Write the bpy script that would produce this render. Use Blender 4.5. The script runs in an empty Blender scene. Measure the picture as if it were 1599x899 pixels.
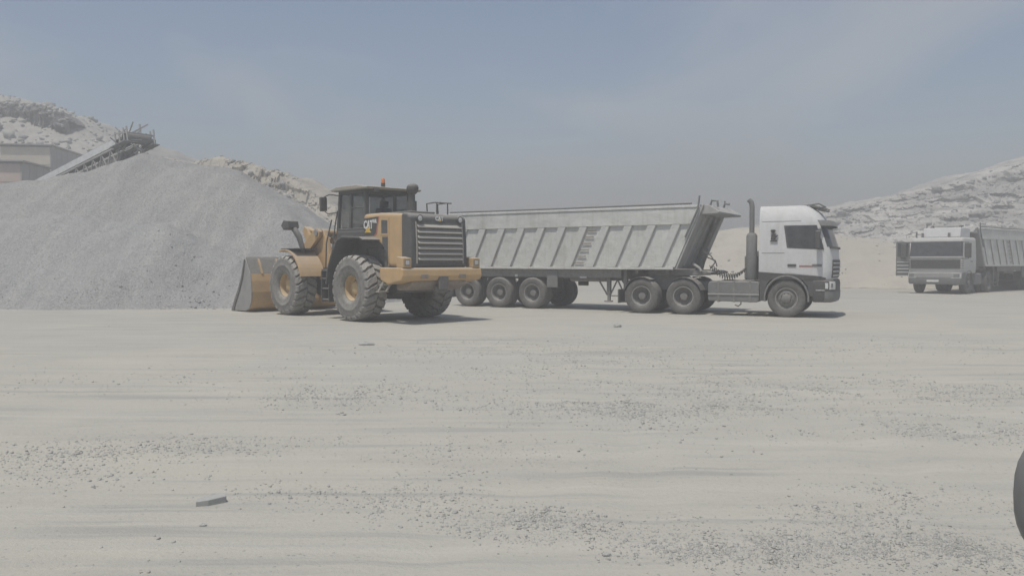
import bpy, math, random
import numpy as np
from mathutils import Vector, Matrix
R = math.radians
random.seed(7); rng = np.random.default_rng(7)
S = bpy.context.scene
COL = S.collection

# ------------------------------------------------------------------ camera, sky, sun, exposure
CAM_H = 1.58
cam_d = bpy.data.cameras.new('camera'); cam = bpy.data.objects.new('camera', cam_d); COL.objects.link(cam)
cam.location = (0, 0, CAM_H); cam.rotation_euler = (R(90 - 1.9), 0, 0)
cam_d.sensor_width = 36; cam_d.lens = 36 * 1255 / 1599; cam_d.clip_end = 6000; cam_d.clip_start = 0.05
S.camera = cam
SUN = Vector((-0.20, -0.28, 0.94)).normalized()
W = bpy.data.worlds.new('World'); S.world = W; W.use_nodes = True
wn = W.node_tree; wn.nodes.clear()
wo = wn.nodes.new('ShaderNodeOutputWorld'); wb = wn.nodes.new('ShaderNodeBackground')
sky = wn.nodes.new('ShaderNodeTexSky'); sky.sky_type = 'NISHITA'; sky.sun_disc = False
sky.sun_elevation = math.asin(SUN.z); sky.sun_rotation = math.atan2(SUN.x, SUN.y)
sky.air_density = 1.05; sky.dust_density = 1.4; sky.ozone_density = 1.6
wb.inputs['Strength'].default_value = 0.092
wtc = wn.nodes.new('ShaderNodeTexCoord'); wmp = wn.nodes.new('ShaderNodeMapping'); wmp.inputs['Scale'].default_value = (1, 1, 2.6); wmp.inputs['Location'].default_value = (2.96, 7.28, .1)
wnz = wn.nodes.new('ShaderNodeTexNoise'); wnz.inputs['Scale'].default_value = 2.3; wnz.inputs['Detail'].default_value = 5; wnz.inputs['Roughness'].default_value = .5; wnz.inputs['Distortion'].default_value = .5
wrm = wn.nodes.new('ShaderNodeMapRange'); wrm.inputs[1].default_value = .5; wrm.inputs[2].default_value = .78; wrm.inputs[4].default_value = .7
wmx = wn.nodes.new('ShaderNodeMix'); wmx.data_type = 'RGBA'; wmx.inputs[7].default_value = (5.2, 5.3, 5.3, 1)     # thin dust veils
wn.links.new(wtc.outputs['Generated'], wmp.inputs[0]); wn.links.new(wmp.outputs[0], wnz.inputs['Vector']); wn.links.new(wnz.outputs[0], wrm.inputs[0])
wn.links.new(wrm.outputs[0], wmx.inputs[0]); wn.links.new(sky.outputs[0], wmx.inputs[6]); wn.links.new(wmx.outputs[2], wb.inputs['Color'])
wn.links.new(wb.outputs[0], wo.inputs['Surface'])
sl = bpy.data.lights.new('sun', 'SUN'); sl.energy = 2.9; sl.angle = R(0.9); sl.color = (1.0, 0.95, 0.86)
so = bpy.data.objects.new('sun', sl); COL.objects.link(so); so.location = (0, 0, 60)
so.rotation_euler = SUN.to_track_quat('Z', 'Y').to_euler()
S.view_settings.view_transform = 'Standard'; S.view_settings.look = 'None'
S.view_settings.exposure = 0.25; S.view_settings.gamma = 1.0; S.view_settings.use_curve_mapping = False
HAZE_DENSITY = 0.0092
S.cycles.volume_bounces = 0

# ------------------------------------------------------------------ materials
DUST = (0.40, 0.385, 0.35)
MATS = {}
def nd(t, kind, **kw):
    n = t.nodes.new('ShaderNode' + kind)
    for k, v in kw.items():
        if k.startswith('i_'): n.inputs[k[2:]].default_value = v
        else: setattr(n, k, v)
    return n
def mixc(t, f, a, b, mode='MIX'):
    m = t.nodes.new('ShaderNodeMix'); m.data_type = 'RGBA'; m.blend_type = mode
    for sock, val in ((m.inputs[0], f), (m.inputs[6], a), (m.inputs[7], b)):
        if hasattr(val, 'links'): t.links.new(val, sock)
        elif isinstance(val, (int, float)): sock.default_value = val
        else: sock.default_value = (*val, 1)
    return m.outputs[2]
def ramp(t, src, p0, p1, v0=0., v1=1.):
    m = t.nodes.new('ShaderNodeMapRange'); t.links.new(src, m.inputs[0])
    m.inputs[1].default_value = p0; m.inputs[2].default_value = p1; m.inputs[3].default_value = v0; m.inputs[4].default_value = v1
    return m.outputs[0]
def math_(t, op, a, b):
    m = t.nodes.new('ShaderNodeMath'); m.operation = op
    for s, v in ((m.inputs[0], a), (m.inputs[1], b)):
        if hasattr(v, 'links'): t.links.new(v, s)
        else: s.default_value = v
    return m.outputs[0]
def newmat(name):
    m = bpy.data.materials.new(name); m.use_nodes = True
    t = m.node_tree; p = t.nodes['Principled BSDF']; MATS[name] = m
    return m, t, p
def mat(name, base, rough=0.6, metal=0.0, dust=0.35, up=0.35, vary=0.12, scale=3.0, bump=0.15, bscale=40, streak=0.0, dent=0.0):
    m, t, p = newmat(name)
    tc = nd(t, 'TexCoord'); g = nd(t, 'NewGeometry')
    n1 = nd(t, 'TexNoise', i_Scale=scale, i_Detail=6.0, i_Roughness=0.65); t.links.new(tc.outputs['Object'], n1.inputs['Vector'])
    n2 = nd(t, 'TexNoise', i_Scale=scale * 4.3, i_Detail=5.0, i_Roughness=0.7); t.links.new(tc.outputs['Object'], n2.inputs['Vector'])
    sep = nd(t, 'SeparateXYZ'); t.links.new(g.outputs['Normal'], sep.inputs[0])
    lo = tuple(c * (1 - vary) for c in base); hi = tuple(min(1, c * (1 + vary)) for c in base)
    c = mixc(t, ramp(t, n1.outputs[0], .35, .65), lo, hi)
    if streak:
        mp = nd(t, 'Mapping'); mp.inputs['Scale'].default_value = (7, 7, .55); t.links.new(tc.outputs['Object'], mp.inputs['Vector'])
        ns = nd(t, 'TexNoise', i_Scale=1.0, i_Detail=5.0, i_Roughness=.65); t.links.new(mp.outputs[0], ns.inputs['Vector'])
        c = mixc(t, ramp(t, ns.outputs[0], .5, .72, 0, streak), c, tuple(k * .6 for k in (base[0], base[1] * .95, base[2] * .86)))
        c = mixc(t, ramp(t, n2.outputs[0], .68, .76, 0, streak), c, (.25, .17, .11))
    upf = ramp(t, sep.outputs[2], 0.2, 0.95, 0, up)
    pat = ramp(t, n2.outputs[0], .3, .72, dust * .45, dust * 1.4)
    f = math_(t, 'MINIMUM', math_(t, 'ADD', pat, upf), .92)
    c = mixc(t, f, c, DUST)
    t.links.new(c, p.inputs['Base Color'])
    p.inputs['Metallic'].default_value = metal
    t.links.new(ramp(t, f, 0, .6, rough, .9), p.inputs['Roughness'])
    p.inputs['Specular IOR Level'].default_value = 0.35
    if bump:
        n3 = nd(t, 'TexNoise', i_Scale=bscale, i_Detail=3.0); t.links.new(tc.outputs['Object'], n3.inputs['Vector'])
        b = nd(t, 'Bump', i_Strength=bump, i_Distance=0.01); t.links.new(n3.outputs[0], b.inputs['Height'])
        if dent:
            b2 = nd(t, 'Bump', i_Strength=dent, i_Distance=0.12); t.links.new(n1.outputs[0], b2.inputs['Height']); t.links.new(b2.outputs[0], b.inputs['Normal'])
        t.links.new(b.outputs[0], p.inputs['Normal'])
    return m
mat('loader_yellow', (0.58, 0.335, 0.09), 0.55, dust=.40, up=.4)
mat('loader_dark', (0.05, 0.052, 0.055), 0.6, dust=.14, up=.5)
mat('loader_frame', (0.06, 0.058, 0.055), 0.7, dust=.3, up=.4)
mat('black_plastic', (0.04, 0.041, 0.043), 0.55, dust=.16, up=.45)
mat('rubber', (0.05, 0.05, 0.05), 0.85, dust=.27, up=.4, bump=.3)
mat('loader_rubber', (0.055, 0.055, 0.055), 0.85, dust=.48, up=.4, bump=.3)
mat('tread_rubber', (0.08, 0.08, 0.08), 0.85, dust=.62, up=.6, bump=.3)
mat('steel_worn', (0.36, 0.36, 0.36), 0.42, 0.6, dust=.4, up=.3)
mat('louver', (0.40, 0.37, 0.31), 0.7, dust=.6, up=.4)
mat('roof_tan', (0.28, 0.24, 0.17), 0.8, dust=.6, up=.4)
mat('rim_yellow', (0.62, 0.40, 0.13), 0.55, dust=.4, up=.3)
mat('truck_white', (0.68, 0.685, 0.69), 0.4, dust=.25, up=.2, vary=.04, bump=.03, streak=.22)
mat('old_white_shaded', (0.55, 0.55, 0.53), 0.45, dust=.3, up=.2, vary=.06, bump=.05)  # older white, also darkened to paint in the shaded cab front
mat('body_white', (0.66, 0.67, 0.64), 0.55, dust=.32, up=.2, vary=.10, scale=1.3, bump=.1, streak=.55, dent=.5)
mat('body_shade_grey', (0.36, 0.36, 0.355), 0.6, dust=.3, up=.3, vary=.15)  # darker body tone; shade on headboard and rib flanks put into colour
mat('chassis', (0.11, 0.11, 0.112), 0.75, dust=.45, up=.4)  # dusty dark tone, lifted further to stand in for haze veil
mat('trim_grey', (0.13, 0.135, 0.14), 0.6, dust=.25, up=.35)
mat('truck_rim', (0.12, 0.12, 0.12), 0.6, .2, dust=.4, up=.3)
mat('chrome', (0.5, 0.5, 0.5), 0.25, .8, dust=.25, up=.3)
mat('rust', (0.20, 0.13, 0.09), 0.8, dust=.45, up=.2)
mat('lamp_clear', (0.62, 0.62, 0.6), 0.15, dust=.12, up=.1, bump=0)
mat('lamp_red', (0.34, 0.13, 0.10), 0.25, dust=.3, up=.1, bump=0)
mat('beacon_orange', (0.62, 0.17, 0.03), 0.25, dust=.15, up=.1, bump=0)
mat('decal_black', (0.02, 0.021, 0.023), 0.4, dust=.14, up=.1, bump=0)
mat('decal_white', (0.72, 0.72, 0.70), 0.5, dust=.1, up=.1, bump=0)
mat('decal_yellow', (0.70, 0.45, 0.03), 0.5, dust=.1, up=.1, bump=0)
mat('decal_red', (0.42, 0.10, 0.06), 0.5, dust=.2, up=.1, bump=0)
mat('hose_red', (0.25, 0.09, 0.07), 0.6, dust=.35, up=.2, bump=0)
mat('cladding_grey', (0.36, 0.365, 0.37), 0.7, dust=.3, up=.2, scale=.5)
mat('cladding_cream', (0.76, 0.68, 0.54), 0.7, dust=.3, up=.2, scale=.4)
mat('cladding_pink', (0.68, 0.54, 0.46), 0.7, dust=.3, up=.2, scale=.6)
mat('galvanised', (0.38, 0.385, 0.38), 0.55, .3, dust=.45, up=.3)
mat('belt_cover', (0.70, 0.71, 0.70), 0.5, .0, dust=.2, up=.2)
mat('car_paint', (0.15, 0.15, 0.152), 0.5, dust=.2, up=.2, bump=0)

def glass_mat(name, tint, alpha, d0=.1, d1=.45):
    m, t, p = newmat(name)
    p.inputs['Base Color'].default_value = (*tint, 1); p.inputs['Roughness'].default_value = 0.12
    tr = nd(t, 'BsdfTransparent'); tr.inputs[0].default_value = (.93, .95, .95, 1)
    n = nd(t, 'TexNoise', i_Scale=5.0, i_Detail=5.0); tc = nd(t, 'TexCoord'); t.links.new(tc.outputs['Object'], n.inputs['Vector'])
    t.links.new(mixc(t, ramp(t, n.outputs[0], .4, .7, d0, d1), tint, DUST), p.inputs['Base Color'])
    mx = nd(t, 'MixShader'); t.links.new(ramp(t, n.outputs[0], .3, .7, alpha - .1, min(1, alpha + .12)), mx.inputs[0])
    t.links.new(tr.outputs[0], mx.inputs[1]); t.links.new(p.outputs[0], mx.inputs[2])
    t.links.new(mx.outputs[0], t.nodes['Material Output'].inputs['Surface'])
glass_mat('cab_glass', (0.08, 0.085, 0.09), .34, .05, .3)
glass_mat('dark_glass', (0.05, 0.055, 0.06), .93, .03, .10)

def terrain_mat(name, c1, c2, c3, s1, band=0.0, rough=.95, speck=0, speck_c=(.2, .2, .2), bump=.5, bdist=.3, run=0):
    m, t, p = newmat(name); tc = nd(t, 'TexCoord'); P = tc.outputs['Object']
    n1 = nd(t, 'TexNoise', i_Scale=s1, i_Detail=9.0, i_Roughness=.62); t.links.new(P, n1.inputs['Vector'])
    n2 = nd(t, 'TexNoise', i_Scale=s1 * 5.7, i_Detail=8.0, i_Roughness=.7); t.links.new(P, n2.inputs['Vector'])
    c = mixc(t, ramp(t, n1.outputs[0], .38, .62), c1, c2)
    c = mixc(t, ramp(t, n2.outputs[0], .48, .72, 0, .8), c, c3)
    if band:
        mp = nd(t, 'Mapping'); mp.inputs['Scale'].default_value = (.05, .05, .9); t.links.new(P, mp.inputs['Vector'])
        n3 = nd(t, 'TexNoise', i_Scale=1.0, i_Detail=7.0, i_Roughness=.6); t.links.new(mp.outputs[0], n3.inputs['Vector'])
        c = mixc(t, ramp(t, n3.outputs[0], .45, .62, 0, band), c, c3)
    if run:
        mp = nd(t, 'Mapping'); mp.inputs['Scale'].default_value = (1.5, .14, .14); t.links.new(P, mp.inputs['Vector'])
        n4 = nd(t, 'TexNoise', i_Scale=1.0, i_Detail=6.0, i_Roughness=.6, i_Distortion=.4); t.links.new(mp.outputs[0], n4.inputs['Vector'])
        c = mixc(t, ramp(t, n4.outputs[0], .46, .66, 0, run), c, (.43, .425, .40))
    if speck:
        v = nd(t, 'TexVoronoi', i_Scale=speck); t.links.new(P, v.inputs['Vector'])
        sx = nd(t, 'SeparateXYZ'); t.links.new(v.outputs['Color'], sx.inputs[0])
        c = mixc(t, ramp(t, sx.outputs[0], .45, 1, 0, .8), c, speck_c)
        c = mixc(t, ramp(t, sx.outputs[1], .75, 1, 0, .6), c, tuple(min(.6, k * 1.5) for k in c1))
    t.links.new(c, p.inputs['Base Color']); p.inputs['Roughness'].default_value = rough; p.inputs['Specular IOR Level'].default_value = .15
    b = nd(t, 'Bump', i_Strength=bump, i_Distance=bdist)
    if speck: t.links.new(v.outputs['Distance'], b.inputs['Height'])
    else: t.links.new(n2.outputs[0], b.inputs['Height'])
    t.links.new(b.outputs[0], p.inputs['Normal'])
    return m
terrain_mat('quarry_rock', (.66, .64, .585), (.49, .475, .44), (.25, .245, .235), .11, band=.6)
terrain_mat('dark_rock', (.21, .205, .20), (.15, .148, .145), (.30, .29, .27), .35, band=.4)
terrain_mat('quarry_beige', (.50, .46, .38), (.40, .37, .31), (.30, .285, .26), .18, band=.35)
terrain_mat('spoil_beige', (.48, .45, .385), (.43, .405, .35), (.37, .35, .31), .15, bump=.2)
terrain_mat('gravel_heap_pale', (.30, .30, .298), (.33, .328, .32), (.38, .375, .36), .3, speck=24, speck_c=(.22, .22, .22), bump=.75, bdist=.035, run=.5)
terrain_mat('quarry_grey', (.43, .415, .375), (.38, .37, .34), (.33, .32, .295), .2, band=.15, bump=.3)
terrain_mat('gravel_heap', (.29, .29, .285), (.325, .322, .31), (.375, .368, .345), .16, speck=24, speck_c=(.185, .185, .186), bump=.75, bdist=.035, run=.45)

def ground_material():
    m, t, p = newmat('quarry_ground'); tc = nd(t, 'TexCoord'); P = tc.outputs['Object']
    def noise(scale, det, sc=(1, 1, 1), rot=0, rough=.6, dist=0):
        mp = nd(t, 'Mapping'); mp.inputs['Scale'].default_value = sc; mp.inputs['Rotation'].default_value = (0, 0, rot); t.links.new(P, mp.inputs['Vector'])
        n = nd(t, 'TexNoise', i_Scale=scale, i_Detail=det, i_Roughness=rough, i_Distortion=dist); t.links.new(mp.outputs[0], n.inputs['Vector']); return n.outputs[0]
    big = noise(.16, 5, (.6, 1, 1), .1, dist=.6); mid = noise(.9, 7, (.45, 1, 1), -.15, .65); streak = noise(2.2, 5, (.10, 1.6, 1), .12, .6, .4)
    streak2 = noise(3.0, 4, (.08, 1.8, 1), -.22, .6, .3); fine = noise(28, 6, rough=.7); grit = noise(120, 3)
    c = mixc(t, ramp(t, big, .36, .66), (.455, .438, .378), (.41, .402, .362))
    c = mixc(t, ramp(t, mid, .48, .70, 0, .55), c, (.36, .35, .315))
    c = mixc(t, ramp(t, streak, .52, .66, 0, .38), c, (.51, .495, .44))
    c = mixc(t, ramp(t, streak2, .53, .68, 0, .36), c, (.35, .347, .325))
    diag = noise(2.4, 5, (.09, 1.7, 1), .75, .6, .3); dmask = noise(.22, 2, (1, 1, 1), 1.1)
    dg = math_(t, 'MULTIPLY', ramp(t, diag, .52, .64), ramp(t, dmask, .46, .56)); c = mixc(t, math_(t, 'MULTIPLY', dg, .75), c, (.325, .322, .30))
    c = mixc(t, ramp(t, fine, .52, .75, 0, .45), c, (.335, .325, .295))
    v = nd(t, 'TexVoronoi', i_Scale=34.0); t.links.new(P, v.inputs['Vector'])
    sx = nd(t, 'SeparateXYZ'); t.links.new(v.outputs['Color'], sx.inputs[0])
    peb = math_(t, 'MULTIPLY', ramp(t, sx.outputs[0], .90, .93), ramp(t, v.outputs['Distance'], .38, .26))
    peb = math_(t, 'MULTIPLY', peb, ramp(t, mid, .42, .6))
    c = mixc(t, math_(t, 'MULTIPLY', peb, .6), c, (.25, .25, .25))
    t.links.new(c, p.inputs['Base Color']); p.inputs['Roughness'].default_value = .95; p.inputs['Specular IOR Level'].default_value = .12
    h = math_(t, 'ADD', math_(t, 'MULTIPLY', fine, .75), math_(t, 'ADD', math_(t, 'MULTIPLY', grit, .18), math_(t, 'ADD', math_(t, 'MULTIPLY', streak2, .22), math_(t, 'ADD', math_(t, 'MULTIPLY', peb, .3), math_(t, 'MULTIPLY', dg, -.2)))))
    b = nd(t, 'Bump', i_Strength=.55, i_Distance=.03); t.links.new(h, b.inputs['Height']); t.links.new(b.outputs[0], p.inputs['Normal'])
ground_material()
def stone_material():
    m, t, p = newmat('stone'); g = nd(t, 'NewGeometry'); tc = nd(t, 'TexCoord')
    n = nd(t, 'TexNoise', i_Scale=60.0, i_Detail=4.0); t.links.new(tc.outputs['Object'], n.inputs['Vector'])
    c = mixc(t, g.outputs['Random Per Island'], (.31, .314, .312), (.44, .438, .41))
    c = mixc(t, ramp(t, n.outputs[0], .4, .7, 0, .5), c, (.40, .39, .355))
    t.links.new(c, p.inputs['Base Color']); p.inputs['Roughness'].default_value = .9; p.inputs['Specular IOR Level'].default_value = .2
stone_material()

# ------------------------------------------------------------------ mesh helpers
class MB:
    def __init__(s): s.v = []; s.f = []
    def add(s, vs, fs):
        o = len(s.v); s.v += [tuple(v) for v in vs]; s.f += [tuple(i + o for i in f) for f in fs]; return s
    def bx(s, x0, x1, y0, y1, z0, z1, M=None):
        vs = [Vector((x, y, z)) for x in (x0, x1) for y in (y0, y1) for z in (z0, z1)]
        if M is not None: vs = [M @ v for v in vs]
        return s.add(vs, [(0, 1, 3, 2), (4, 6, 7, 5), (0, 4, 5, 1), (2, 3, 7, 6), (0, 2, 6, 4), (1, 5, 7, 3)])
    def bar(s, p0, p1, w, h, up=(0, 0, 1)):
        p0, p1 = Vector(p0), Vector(p1); d = (p1 - p0).normalized(); u = Vector(up)
        if abs(d.dot(u)) > .98: u = Vector((1, 0, 0))
        a = d.cross(u).normalized() * w / 2; b = a.cross(d).normalized() * h / 2
        return s.add([p + i * a + j * b for p in (p0, p1) for i, j in ((-1, -1), (1, -1), (1, 1), (-1, 1))],
                     [(3, 2, 1, 0), (4, 5, 6, 7), (0, 1, 5, 4), (1, 2, 6, 5), (2, 3, 7, 6), (3, 0, 4, 7)])
    def prism(s, pts, a0, a1, ax='y'):
        n = len(pts)
        def P(p, a): return (p[0], a, p[1]) if ax == 'y' else ((a, p[0], p[1]) if ax == 'x' else (p[0], p[1], a))
        vs = [P(p, a0) for p in pts] + [P(p, a1) for p in pts]
        return s.add(vs, [tuple(range(n)), tuple(range(2 * n - 1, n - 1, -1))] + [(i, i + n, (i + 1) % n + n, (i + 1) % n) for i in range(n)])
    def tube(s, pts, r, n=8, caps=True):
        pts = [Vector(p) for p in pts]; rs = r if isinstance(r, (list, tuple)) else [r] * len(pts)
        vs = []; fs = []; prev = None
        for i, p in enumerate(pts):
            d = (pts[min(i + 1, len(pts) - 1)] - pts[max(i - 1, 0)]).normalized()
            if prev is None: u = d.orthogonal().normalized()
            else: u = (prev - d * prev.dot(d)).normalized()
            prev = u; w = d.cross(u)
            for k in range(n):
                a = 2 * math.pi * k / n; vs.append(p + rs[i] * (math.cos(a) * u + math.sin(a) * w))
        for i in range(len(pts) - 1):
            for k in range(n): fs.append((i * n + k, i * n + (k + 1) % n, (i + 1) * n + (k + 1) % n, (i + 1) * n + k))
        if caps: fs += [tuple(range(n - 1, -1, -1)), tuple(range((len(pts) - 1) * n, len(pts) * n))]
        return s.add(vs, fs)
    def lathe(s, prof, n=32, c=(0, 0, 0), close=False):      # profile of (radius, y) about the y axis
        vs = []; fs = []; m = len(prof)
        for k in range(n):
            a = 2 * math.pi * k / n
            for r, y in prof: vs.append((c[0] + r * math.cos(a), c[1] + y, c[2] + r * math.sin(a)))
        for k in range(n):
            k2 = (k + 1) % n
            for i in range(m if close else m - 1):
                j = (i + 1) % m; fs.append((k * m + i, k * m + j, k2 * m + j, k2 * m + i))
        return s.add(vs, fs)
    def strip(s, prof, y0, y1, th):                          # bent plate: open xz profile with thickness
        pr = [Vector((p[0], 0, p[1])) for p in prof]; out = []
        for i, p in enumerate(pr):
            d = (pr[min(i + 1, len(pr) - 1)] - pr[max(i - 1, 0)]).normalized(); out.append(p + th * Vector((-d.z, 0, d.x)))
        poly = [(p.x, p.z) for p in pr]; o2 = [(p.x, p.z) for p in out]
        for i in range(len(poly) - 1):
            s.prism([poly[i], poly[i + 1], o2[i + 1], o2[i]], y0, y1)
        return s
    def grid(s, P):
        m, n = len(P), len(P[0])
        return s.add([p for row in P for p in row], [(i * n + j, i * n + j + 1, (i + 1) * n + j + 1, (i + 1) * n + j) for i in range(m - 1) for j in range(n - 1)])
    def build(s, name, m, parent=None, bevel=0, seg=2, smooth=None, loc=None, fix=True):
        me = bpy.data.meshes.new(name); me.from_pydata(s.v, [], s.f)
        if fix:
            import bmesh
            b = bmesh.new(); b.from_mesh(me); bmesh.ops.recalc_face_normals(b, faces=b.faces); b.to_mesh(me); b.free()
        o = bpy.data.objects.new(name, me); COL.objects.link(o)
        me.materials.append(MATS[m])
        if smooth:
            me.polygons.foreach_set('use_smooth', [True] * len(me.polygons)); me.set_sharp_from_angle(angle=R(smooth))
        if bevel:
            md = o.modifiers.new('bevel', 'BEVEL'); md.width = bevel; md.segments = seg; md.limit_method = 'ANGLE'; md.angle_limit = R(35)
        if parent: o.parent = parent
        if loc: o.location = loc
        return o
def tag(o, label, cat, group=None):
    o['label'] = label; o['category'] = cat
    if group: o['group'] = group
    return o
def thing(name, label, cat, loc, rz=0, group=None):
    o = bpy.data.objects.new(name, None); COL.objects.link(o); o.location = loc; o.rotation_euler = (0, 0, rz); o.empty_display_size = .3
    return tag(o, label, cat, group)
def inst(o, name, parent, loc, rz=0):
    c = o.copy(); c.name = name; COL.objects.link(c); c.parent = parent; c.location = loc; c.rotation_euler = (0, 0, rz); return c
def inst_tree(o, parent, loc, rz=0):
    c = inst(o, o.name.split('.')[0], parent, loc, rz)
    for ch in list(o.children):
        d = ch.copy(); COL.objects.link(d); d.parent = c
    return c
def lettering(s, size, m, parent, org, xd, ud, name='lettering', sx=1.0, bold=0.0):
    cu = bpy.data.curves.new('t', 'FONT'); cu.body = s; cu.size = size; cu.extrude = .004; cu.offset = bold; cu.align_x = 'CENTER'; cu.align_y = 'CENTER'; cu.resolution_u = 2
    o = bpy.data.objects.new('t', cu); COL.objects.link(o); bpy.context.view_layer.update()
    me = bpy.data.meshes.new_from_object(o.evaluated_get(bpy.context.evaluated_depsgraph_get())); bpy.data.objects.remove(o)
    xd = Vector(xd).normalized(); ud = Vector(ud).normalized(); nz = xd.cross(ud)
    M = Matrix(((xd.x * sx, ud.x, nz.x, org[0]), (xd.y * sx, ud.y, nz.y, org[1]), (xd.z * sx, ud.z, nz.z, org[2]), (0, 0, 0, 1)))
    me.transform(M); me.materials.clear(); me.materials.append(MATS[m])
    o = bpy.data.objects.new(name, me); COL.objects.link(o); o.parent = parent; return o
def vnoise(x, y, seed=0):
    xi = np.floor(x).astype(np.int64); yi = np.floor(y).astype(np.int64); fx = x - xi; fy = y - yi
    fx = fx * fx * (3 - 2 * fx); fy = fy * fy * (3 - 2 * fy)
    def h(a, b):
        n = (a * 374761393 + b * 668265263 + seed * 974634777) & 0xffffffff
        n = ((n ^ (n >> 13)) * 1274126177) & 0xffffffff
        return ((n ^ (n >> 16)) & 0xffff) / 65535.0
    return (h(xi, yi) * (1 - fx) + h(xi + 1, yi) * fx) * (1 - fy) + (h(xi, yi + 1) * (1 - fx) + h(xi + 1, yi + 1) * fx) * fy - .5
def fbm(x, y, o=5, seed=0, g=.5):
    r = 0; a = 1
    for i in range(o): r = r + a * vnoise(x, y, seed + i); x = x * 2.03; y = y * 2.03; a *= g
    return r
def heightmesh(name, X, Y, Z, m, smooth=True):
    nr, nc = X.shape
    me = bpy.data.meshes.new(name); co = np.stack([X, Y, Z], -1).reshape(-1, 3)
    i = np.arange(nr * nc).reshape(nr, nc); q = np.stack([i[:-1, :-1], i[:-1, 1:], i[1:, 1:], i[1:, :-1]], -1).reshape(-1, 4)
    me.vertices.add(len(co)); me.vertices.foreach_set('co', co.ravel())
    me.loops.add(q.size); me.loops.foreach_set('vertex_index', q.ravel().astype(np.int32))
    me.polygons.add(len(q)); me.polygons.foreach_set('loop_start', np.arange(0, q.size, 4, dtype=np.int32)); me.polygons.foreach_set('use_smooth', np.full(len(q), smooth))
    me.update(calc_edges=True); me.validate()
    me.materials.append(MATS[m]); o = bpy.data.objects.new(name, me); COL.objects.link(o); return o
def px(x, y):                                                # ground spot under a picture position
    Y = 1255 * CAM_H / (y - 408.); return (x - 799.5) / 1255 * Y, Y

# ------------------------------------------------------------------ ground
def gz(x, y):
    n = .03 * vnoise(x * .25, y * .3, 3) + .010 * vnoise(x * .9 + 7, y * .9, 5) + .010 * vnoise(x * 2.2, y * 2.4, 9) + .006 * vnoise(x * 4.1, y * 4.3, 19)
    for cx, cy, r in ((-9.0, 34.0, 25.5), (14.0, 30.0, 22.0), (-2.0, -11.0, 19.5), (9.0, 1.0, 9.0), (-30, 8, 32)):       # wheel ruts
        q = np.hypot(x - cx, y - cy) - r; a_ = np.minimum(np.abs(q - 1.0), np.abs(q + 1.0))
        n = n - .012 * np.exp(-(a_ / .17) ** 2) + .006 * np.exp(-((a_ - .33) / .12) ** 2)
    far = np.clip((y - 17) / 4, 0, 1)
    return n * (1 - far) - .012 * (1 - far) + far * (-.004 + .01 * vnoise(x * .3, y * .3, 4) * np.clip((y - 40) / 20, 0, 1))
def axis(a, b, step, lim0, lim1, g=1.13):
    c = list(np.arange(a, b + 1e-6, step)); s = step
    while c[-1] < lim1: s *= g; c.append(c[-1] + s)
    s = step
    while c[0] > lim0: s *= g; c.insert(0, c[0] - s)
    return np.array(c)
gx = axis(-16, 16, .14, -2500, 2500); gy = axis(1.5, 24, .12, -400, 3500)
GX, GY = np.meshgrid(gx, gy)
ground = heightmesh('ground', GX, GY, gz(GX, GY), 'quarry_ground'); ground['kind'] = 'structure'

# ------------------------------------------------------------------ quarry hills
HILLS = []
def hill(name, pts, foot, back, m, nter, seed, rough=1.0, blk=.7, nu=520, nv=170):
    # pts: ridge points (x, y, z); foot: how far the slope runs towards the open ground; benches follow the ridge line
    p = np.array(pts, float); u = np.linspace(0, 1, nu); k = np.linspace(0, 1, len(p))
    rx, ry, rz = (np.interp(u, k, p[:, i]) for i in range(3))
    v = np.concatenate([np.linspace(0, 1, nv), 1 + np.linspace(.02, 1, 14)])
    U, V = np.meshgrid(u, v); RX, RY, RZ = (np.broadcast_to(a, U.shape) for a in (rx, ry, rz))
    X = RX + 0 * V; Yl = np.where(V <= 1, RY - foot * (1 - V), RY + back * (V - 1))
    big = fbm(X * .07, Yl * .07, 4, seed); mid = fbm(X * .35, Yl * .35, 4, seed + 21, .55)
    if nter:
        q = V * nter + .9 * fbm(X * .06, Yl * .02, 4, seed + 5) + .18 * fbm(X * .9, Yl * .3, 2, seed + 6); fl = np.floor(q); fr = q - fl
        st = (fl + np.clip((fr - .45) / .28, 0, 1)) / nter; face = ((fr > .40) & (fr < .78)).astype(float)
        prof = np.where(V <= 1, .30 * V + .70 * np.clip(st, 0, 1.05), 1 - .1 * (V - 1))
        prof = np.where(V > .97, prof + (1 - prof) * np.clip((V - .97) / .03, 0, 1) * .7, prof)
    else:
        prof = np.where(V <= 1, np.sin(np.clip(V, 0, 1) * math.pi / 2) ** 1.1, 1 - .1 * (V - 1)); face = 0 * V
    Z = RZ * prof + (big * 1.3 + mid * .55) * rough * np.clip(V * 4, 0, 1)
    # blocky broken rock: cells of stone pushed in and out
    cell = vnoise(np.floor(X / 2.6 + 2.2 * vnoise(X * .5, Z * .5, seed + 2)) * 7.31, np.floor(Z / .5 + 1.6 * vnoise(X * .4, Yl * .3, seed + 3)) * 5.17, seed + 8)
    cell2 = vnoise(np.floor(X / .8) * 3.7, np.floor(Z / .28 + 2 * vnoise(X, Z, seed)) * 9.1, seed + 9)
    Y = Yl + (cell * 1.5 * blk + cell2 * .7 * blk) * (.25 + face) + big * 2.0 * np.clip(1 - V, 0, 1)
    Z = Z + (cell2 * .22 + .3 * fbm(X * 1.7, Yl * 1.7, 3, seed + 31)) * blk
    Z = np.where(V <= 0, -1.2, Z)
    o = heightmesh(name, X, Y, Z, m, False); o['kind'] = 'structure'; HILLS.append((X, Y, Z)); return o
def rp(x, y, D):                                             # a ridge point D metres away, seen at this height over the horizon
    return ((x - 799.5) / 1255 * D, D, CAM_H + (408 - y) / 1255 * D)
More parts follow.
